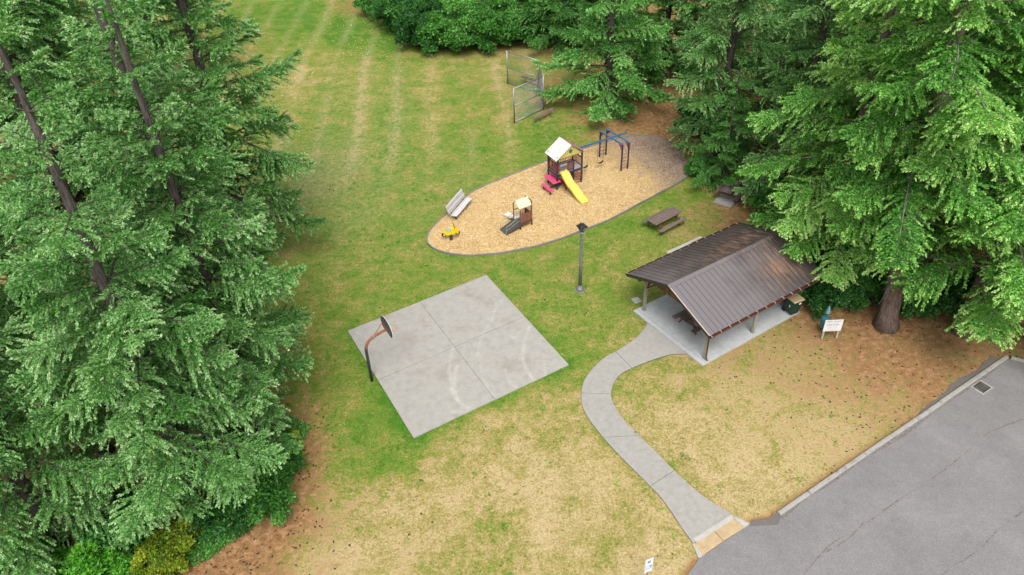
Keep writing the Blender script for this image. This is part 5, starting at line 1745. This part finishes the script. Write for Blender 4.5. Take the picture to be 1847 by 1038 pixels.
plant_tree('mid', 1010, 85, 'young fir behind the backstop among the shrubs', 'fir tree', .85, name='young_fir')
plant_tree('mid', 1100, 75, 'young fir at the top, straight above the climbing bars', 'fir tree', 1.1, name='young_fir')
plant_tree('mid', 1302, 328, 'small bushy evergreen standing over the half hidden picnic table', 'fir tree', .5, name='young_fir')
for x, y, k, lab in ((715, 12, .55, 'small fir among the broad shrubs, leftmost at the top edge'), (858, 48, .6, 'small fir among the broad shrubs, left of the backstop'), (925, 40, .75, 'small fir rising behind the shrubs just above the backstop'), (790, 30, .6, 'small fir in the middle of the broad shrubs at the top')):
    plant_tree('mid', x, y, lab, 'fir tree', k, name='young_fir')
FAR = [(868, -35, 'leftmost grey fir trunk rising behind the shrubs at the top edge'), (925, -45, 'grey fir trunk behind the shrubs, second from the left at the top edge'),
       (972, 5, 'grey fir trunk at the top edge, nearest above the backstop'), (1000, 22, 'thick grey fir trunk at the top edge, beside the young fir'),
       (1060, -30, 'grey fir trunk at the top edge behind the young firs'), (760, -60, 'distant fir behind the dark broad shrub at the top'), (1150, -20, 'distant fir above the climbing bars at the top edge')]
for x, y, lab in FAR:
    plant_tree('firC', x, y, lab, 'fir tree', 1.05, group='fir trunks behind the shrubs')


# ---------------------------------------------------------------- shrubs
def shrub(key, R, H, n, leaf, mat, seed, lumps=26, wlf=.5, stem=True):
    rng = np.random.default_rng(seed)
    th = rng.uniform(0, 2 * PI, lumps); ph = np.arccos(rng.uniform(-.05, 1, lumps))
    rr = rng.uniform(.35, 1.25, lumps)
    C = np.stack([R * .75 * rr * np.sin(ph) * np.cos(th), R * .75 * rr * np.sin(ph) * np.sin(th), H * (.14 + .66 * rr * np.cos(ph))], 1)
    lr = R * rng.uniform(.12, .27, lumps)
    k = rng.integers(0, lumps, n)
    d = nrmz(rng.normal(0, 1, (n, 3)))
    d[:, 2] = np.where(d[:, 2] < -.35, -d[:, 2], d[:, 2])
    rad = lr[k] * rng.uniform(.55, 1.08, n)
    B = C[k] + d * rad[:, None] * np.array([1, 1, .85])
    B[:, 2] = np.maximum(B[:, 2], .04)
    D = nrmz(d * .55 + rng.normal(0, .55, (n, 3)) + np.array([0, 0, .10]))
    S = nrmz(np.cross(D, d + rng.normal(0, .35, (n, 3))))
    Ln = leaf * rng.uniform(.65, 1.3, n)
    T = np.clip(rng.normal(.45, .2, n) + rng.normal(0, .2, lumps)[k], 0, 1)
    me = shoots_to_mesh(key + '_leaves', B, D, S, Ln, Ln * wlf, T, mat)
    A = np.zeros((lumps, 3)); A[:, :2] = C[:, :2] * .12
    st = seg_tubes(key + '_stems', np.concatenate([A, C * .55]), np.concatenate([C * .55, C + (C - A) * .12]), [.035] * lumps + [.022] * lumps, [.022] * lumps + [.006] * lumps, MT['darktwig'], 4)
    return st, me


SH = {
    'bright': shrub('bright', 1.5, 2.2, 15000, .17, MT['leaf_bright'], 3, 70, .6),
    'lime': shrub('lime', 1.3, 1.9, 13000, .13, MT['leaf_lime'], 4, 64, .6),
    'dark': shrub('dark', 1.6, 2.2, 15000, .15, MT['leaf_dark'], 5, 70, .55),
    'midleaf': shrub('midleaf', 1.5, 2.0, 15000, .15, MT['leaf_mid'], 6, 70, .55),
    'rhodo': shrub('rhodo', 3.6, 5.6, 26000, .26, MT['leaf_mid'], 8, 70, .5),
    'rhodod': shrub('rhodod', 3.6, 5.2, 26000, .26, MT['leaf_dark'], 9, 70, .5),
}


def plant_shrub(kind, px, py, label, sc_=1.0, group=None, z=0.0, name='shrub'):
    w = W(px, py)
    t = thing(name, label, 'shrub', (w.x, w.y, z), random.uniform(0, 6.28), group)
    t.scale = (sc_, sc_, sc_ * random.uniform(.8, 1.25))
    for nm, me in zip(('stems', 'leaves'), SH[kind]):
        link_mesh(nm, me, t)


for kind, x, y, s, lab in (
    ('bright', 45, 1045, 1.15, 'bright green leafy shrub filling the bottom left corner'),
    ('bright', 165, 1060, 1.0, 'bright green leafy shrub at the bottom edge, second from the left corner'),
    ('bright', 235, 1050, .7, 'small bright green shrub at the bottom edge beside the yellow-green one'),
    ('lime', 318, 985, 1.0, 'yellow-green shrub among the lower left trees'),
    ('lime', 295, 1050, .75, 'yellow-green shrub at the bottom edge left of the ivy'),
    ('midleaf', 480, 915, .9, 'fresh green shrub at the edge of the reddish needle litter'),
    ('midleaf', 505, 850, .9, 'fresh green shrub under the low boughs facing the dry lawn'),
    ('lime', 522, 815, .6, 'small yellow-green shrub where the left trees meet the lawn'),
    ('dark', 470, 800, 1.0, 'dark green shrub under the left trees by the lawn edge'),
    ('dark', 420, 940, .9, 'dark green shrub behind the ivy at the lower left'),
    ('dark', 220, 985, 1.0, 'dark green shrub deep under the lower left firs'),
    ('dark', 1470, 548, .95, 'dark green shrub beside the pavilion corner post'),
    ('dark', 1508, 540, 1.0, 'dark green shrub straight behind the rules sign'),
    ('midleaf', 1545, 540, .8, 'green shrub left of the thick reddish trunk'),
    ('dark', 1500, 500, 1.3, 'tall dark green shrub at the back behind the rules sign'),
    ('dark', 1590, 535, 1.1, 'dark green shrub behind the thick reddish trunk'),
    ('midleaf', 1650, 560, .9, 'green shrub right of the thick reddish trunk'),
    ('dark', 1720, 560, 1.1, 'dark green shrub under the right hand boughs'),
    ('dark', 1440, 470, 1.2, 'dark green shrub behind the pavilion roof end'),
    ('midleaf', 1262, 318, .7, 'low green shrub at the edge of the wood chip area'),
    ('bright', 1362, 345, 1.1, 'bright green evergreen shrub above the half hidden picnic table'),
    ('midleaf', 1395, 395, 1.1, 'green shrub behind the far roof corner'),
    ('dark', 1255, 235, 1.3, 'dark shrub at the far corner of the wood chip area'),
):
    plant_shrub(kind, x, y, lab, s, 'shrubs under the firs')
for kind, x, y, s, lab in (
    ('rhodo', 690, 28, .85, 'leftmost broad green shrub at the top edge of the field'),
    ('rhodod', 735, 55, .95, 'dark green broad shrub at the top, left of centre'),
    ('rhodo', 815, 84, 1.0, 'broad fresh green shrub standing forward at the top of the field'),
    ('rhodod', 760, 84, .8, 'low dark shrub in front of the broad shrubs at the top'),
    ('rhodo', 885, 82, .9, 'broad green shrub at the top, left of the backstop'),
    ('rhodo', 940, 72, .9, 'green shrub right behind the backstop post'),
    ('rhodod', 870, 30, 1.1, 'dark shrub at the top edge in front of the far trunks'),
    ('rhodo', 960, 40, 1.1, 'broad green shrub at the top edge above the backstop'),
    ('rhodod', 1030, 55, 1.1, 'dark shrub behind the young fir at the top'),
    ('rhodod', 640, -15, .8, 'dark shrub beyond the top edge of the field'),
    ('rhodo', 350, -2, .7, 'green shrub at the far left end of the field'),
    ('rhodod', 430, -15, .6, 'dark low shrub at the far left end of the field'),
):
    plant_shrub(kind, x, y, lab, s, 'broad shrubs along the top of the field')
# ---------------------------------------------------------------- ground cover and litter
def blocked(P):
    r = inside(P, CT) | inside(P, pit_ring) | inside(P, AS) | inside(P, [p for p in ls] + [p for p in rs_[::-1]])
    r |= inside(P, [pavw(*q) for q in ((-.05, -.05), (SL + .05, -.05), (SL + .05, SWD + .05), (-.05, SWD + .05))])
    r |= inside(P, [pavw(*p) for p in ((5.15, 6.6), (7.95, 6.6), (7.95, 8.25), (5.15, 8.25))])
    r |= inside(P, [W(a, c) for a, c in ((1249, 978), (1258, 1012), (1270, 1006), (1356, 945), (1327, 928))])
    return r


def grass_tufts():
    rng = np.random.default_rng(5)
    n = 46000
    y = 11 + 62 * rng.random(n) ** 1.6
    x = (rng.random(n) - .5) * (26 + y * 1.15)
    P = np.stack([x, y], 1)
    a = cond(P)
    keep = (~blocked(P)) & (a[:, 1] < rng.uniform(.2, .9, n))
    P, a = P[keep], a[keep]
    n = len(P)
    k = 3
    B = np.repeat(np.column_stack([P, np.full(n, -.015)]), k, 0) + rng.normal(0, .022, (n * k, 3)) * np.array([1, 1, 0])
    D = nrmz(np.column_stack([rng.normal(0, .75, (n * k, 2)), np.ones(n * k)]))
    S = nrmz(np.cross(D, rng.normal(0, 1, (n * k, 3))))
    L = np.repeat(rng.uniform(.045, .10, n), k) * rng.uniform(.7, 1.2, n * k)
    T = np.clip(np.repeat(a[:, 0] + rng.normal(0, .2, n), k) + rng.normal(0, .08, n * k), 0, 1)
    me = shoots_to_mesh('grass_tufts', B, D, S, L, L * .30, T, MT['grassblade'])
    tag(link_mesh('grass_tufts', me), 'loose grass tufts over the lawn', None, None, 'stuff')


def litter():
    rng = np.random.default_rng(9)
    n = 42000
    y = 12 + 50 * rng.random(n) ** 1.3
    x = (rng.random(n) - .5) * (26 + y * 1.15)
    P = np.stack([x, y], 1)
    a = cond(P)
    dens = np.clip((a[:, 1] - .15) / .6, 0, 1) * (.25 + .75 * rng.random(n)) + .012
    keep = (~blocked(P)) & (rng.random(n) < dens * .6)
    P = P[keep]
    n = len(P)
    ang = rng.uniform(0, 2 * PI, n); L = rng.uniform(.03, .085, n); w = L * rng.uniform(.35, .6, n)
    ax = np.stack([np.cos(ang), np.sin(ang), np.zeros(n)], 1); ay = np.stack([-np.sin(ang), np.cos(ang), np.zeros(n)], 1)
    c = np.column_stack([P, np.full(n, .012)])
    V = np.stack([c + ax * L[:, None], c - ax * L[:, None], c + ay * w[:, None], c - ay * w[:, None], c + np.array([0, 0, 1]) * w[:, None], c - np.array([0, 0, .4]) * w[:, None]], 1)
    idx = np.arange(n)[:, None] * 6
    F = np.concatenate([idx + np.array([f]) for f in ((0, 2, 4), (2, 1, 4), (1, 3, 4), (3, 0, 4), (2, 0, 5), (1, 2, 5), (3, 1, 5), (0, 3, 5))])
    me = bpy.data.meshes.new('fir_cones')
    np_mesh(me, V.reshape(-1, 3), F)
    me.materials.append(MT['cone'])
    tag(link_mesh('fir_cones', me), 'dark fir cones strewn under the trees', None, None, 'stuff')
    # pale fallen twigs
    m = 260
    P = np.stack([rng.uniform(-16, 28, m * 9), rng.uniform(16, 46, m * 9)], 1)
    a = cond(P)
    P = P[(~blocked(P)) & (a[:, 1] > rng.uniform(.2, .8, len(P)))][:m]
    ang = rng.uniform(0, 2 * PI, len(P)); L = rng.uniform(.08, .35, len(P))
    A = np.column_stack([P, np.full(len(P), .02)]); Bq = A + np.stack([np.cos(ang) * L, np.sin(ang) * L, rng.uniform(0, .03, len(P))], 1)
    me = seg_tubes('fallen_twigs', A, Bq, [.009] * len(P), [.004] * len(P), MT['twig'], 4)
    tag(link_mesh('fallen_twigs', me), 'pale fallen twigs in the needle litter', None, None, 'stuff')


def ivy():
    rng = np.random.default_rng(13)
    poly = [W(a, c) for a, c in ((560, 770), (548, 800), (540, 835), (528, 870), (505, 900), (478, 925), (455, 950), (432, 970), (405, 990), (380, 1010), (330, 1030), (250, 1060), (180, 1060), (250, 900), (400, 780), (480, 740))]
    pa = np.array([[p.x, p.y] for p in poly])
    lo, hi = pa.min(0), pa.max(0)
    P = lo + (hi - lo) * rng.random((90000, 2))
    P = P[inside(P, poly)][:30000]
    n = len(P)
    h = np.array([.16 + .22 * max(0, mnoise.noise((x * .9, y * .9, 2)) + .25) for x, y in P])
    B = np.column_stack([P, h * rng.uniform(.25, 1.15, n)])
    D = nrmz(np.column_stack([rng.normal(0, 1, (n, 2)), rng.normal(.1, .35, n)]))
    S = nrmz(np.cross(D, np.array([0, 0, 1.0]) + rng.normal(0, .35, (n, 3))))
    L = rng.uniform(.07, .13, n)
    T = np.clip(rng.normal(.5, .22, n), 0, 1)
    me = shoots_to_mesh('ivy_ground_cover', B, D, S, L, L * .7, T, MT['leaf_mid'])
    tag(link_mesh('ivy_ground_cover', me), 'low green ivy along the edge of the left trees', None, None, 'stuff')


def understory():
    """ferns and seedlings on the forest floor of the right-hand wood"""
    rng = np.random.default_rng(17)
    poly = [W(a, c) for a, c in ((1450, 548), (1530, 556), (1600, 545), (1700, 560), (1847, 560), (1950, 300), (1847, 60), (1400, 60), (1280, 215), (1330, 330), (1420, 400), (1450, 470))]
    pa = np.array([[p.x, p.y] for p in poly]); lo, hi = pa.min(0), pa.max(0)
    C = lo + (hi - lo) * rng.random((3000, 2))
    C = C[inside(C, poly)]
    C = C[rng.random(len(C)) < np.clip(38 / np.hypot(C[:, 0], C[:, 1]), .25, 1)][:900]
    k = 34
    n = len(C) * k
    ctr = np.repeat(np.column_stack([C, np.zeros(len(C))]), k, 0)
    rad = np.repeat(rng.uniform(.25, .7, len(C)), k)
    d = nrmz(np.column_stack([rng.normal(0, 1, (n, 2)), rng.uniform(.15, 1.1, n)]))
    B = ctr + d * (rad * rng.uniform(.2, 1, n))[:, None]
    D = nrmz(d + rng.normal(0, .4, (n, 3)))
    S = nrmz(np.cross(D, np.array([0, 0, 1.0]) + rng.normal(0, .3, (n, 3))))
    L = rng.uniform(.12, .26, n)
    T = np.clip(np.repeat(rng.normal(.4, .2, len(C)), k) + rng.normal(0, .12, n), 0, 1)
    me = shoots_to_mesh('forest_undergrowth', B, D, S, L, L * .5, T, MT['leaf_dark'])
    tag(link_mesh('forest_undergrowth', me), 'ferns and seedlings on the floor of the right hand wood', None, None, 'stuff')


def flowers():
    rng = np.random.default_rng(21)
    c = [W(670, 80), W(640, 70), W(690, 70), W(610, 75)]
    P = np.concatenate([np.array([[q.x, q.y]]) + rng.normal(0, 1, (16, 2)) * np.array([[2.6, 4.2]]) for q in c])
    n = len(P)
    B = np.column_stack([P, np.full(n, .05)])
    V = np.stack([B + np.array([[.045 * math.cos(a), .045 * math.sin(a), 0]]) for a in (0, 1.57, 3.14, 4.71)] + [B + np.array([[0, 0, .05]])], 1)
    idx = np.arange(n)[:, None] * 5
    F = np.concatenate([idx + np.array([f]) for f in ((0, 1, 4), (1, 2, 4), (2, 3, 4), (3, 0, 4))])
    me = bpy.data.meshes.new('lawn_flowers')
    np_mesh(me, V.reshape(-1, 3), F)
    me.materials.append(MT['petal'])
    tag(link_mesh('lawn_flowers', me), 'pale little flowers in the green corner of the field', None, None, 'stuff')


def loose_chips():
    rng = np.random.default_rng(31)
    pa = np.array([[p.x, p.y] for p in pit_ring]); lo, hi = pa.min(0), pa.max(0)
    P = lo + (hi - lo) * rng.random((48000, 2))
    cen = pa.mean(0)
    P = P[inside(P, [tuple(cen + (q - cen) * .985) for q in pa])]
    ne = W(1195, 285)
    old = np.clip(.85 + ((P[:, 0] - ne.x) * .8 + (P[:, 1] - ne.y) * .35) / 5.0, 0, 1)
    n = len(P)
    ang = rng.uniform(0, 2 * PI, n); L = rng.uniform(.022, .05, n); w = L * rng.uniform(.3, .55, n)
    tilt = rng.normal(0, .35, n)
    ax = np.stack([np.cos(ang) * np.cos(tilt), np.sin(ang) * np.cos(tilt), np.sin(tilt)], 1); ay = np.stack([-np.sin(ang), np.cos(ang), rng.normal(0, .3, n)], 1)
    c = np.column_stack([P, .055 + rng.uniform(0, .03, n)])
    V = np.stack([c + ax * L[:, None] + ay * w[:, None], c - ax * L[:, None] + ay * w[:, None], c - ax * L[:, None] - ay * w[:, None], c + ax * L[:, None] - ay * w[:, None]], 1)
    me = bpy.data.meshes.new('loose_wood_chips')
    np_mesh(me, V.reshape(-1, 3), np.arange(n * 4).reshape(n, 4))
    at = me.attributes.new('tone', 'FLOAT', 'POINT')
    at.data.foreach_set('value', np.repeat(np.clip(rng.random(n) * .45 + old * .6, 0, 1), 4).astype(np.float32))
    m, nn, l, bs = new_mat('chip_pieces')
    a = nn.new('ShaderNodeAttribute'); a.attribute_name = 'tone'
    r = ramp(nn, [(0.0, (0.74, 0.56, 0.31)), (.3, (.58, .39, .165)), (.5, (.42, .25, .10)), (.62, (.40, .32, .25)), (1.0, (.18, .11, .07))])
    l.new(a.outputs['Fac'], r.inputs[0]); base_col(nn, l, bs, r.outputs[0])
    bs.inputs['Roughness'].default_value = .9
    me.materials.append(m)
    tag(link_mesh('loose_wood_chips', me), 'loose wood chips strewn over the play area', None, None, 'stuff')


def weeds():
    rng = np.random.default_rng(41)
    m = 9000
    y = 11 + 50 * rng.random(m) ** 1.3
    P = np.stack([(rng.random(m) - .5) * (26 + y * 1.15), y], 1)
    a = cond(P)
    pn = np.array([mnoise.noise((x * .35, yy * .35, 8)) for x, yy in P])
    keep = (~blocked(P)) & (a[:, 1] < .4) & (rng.random(m) < np.clip(.75 - a[:, 0], .06, 1) * np.clip(.45 + 1.6 * pn, .05, 1))
    P = P[keep][:2600]
    k = 11
    n = len(P) * k
    rad = np.repeat(rng.uniform(.05, .17, len(P)), k)
    ang = rng.uniform(0, 2 * PI, n)
    off = rad * np.sqrt(rng.random(n))
    B = np.repeat(np.column_stack([P, np.full(len(P), .005)]), k, 0) + np.stack([np.cos(ang) * off, np.sin(ang) * off, rng.uniform(0, .03, n)], 1)
    D = nrmz(np.stack([np.cos(ang), np.sin(ang), rng.uniform(.1, .9, n)], 1) + rng.normal(0, .3, (n, 3)))
    S = nrmz(np.cross(D, np.array([0, 0, 1.0]) + rng.normal(0, .3, (n, 3))))
    L = rng.uniform(.06, .12, n)
    T = np.clip(np.repeat(rng.normal(.55, .2, len(P)), k) + rng.normal(0, .12, n), 0, 1)
    me = shoots_to_mesh('lawn_weeds', B, D, S, L, L * .6, T, MT['weed'])
    tag(link_mesh('lawn_weeds', me), 'clumps of clover and weeds in the lawn', None, None, 'stuff')


weeds()
grass_tufts()
litter()
ivy()
understory()
flowers()
loose_chips()
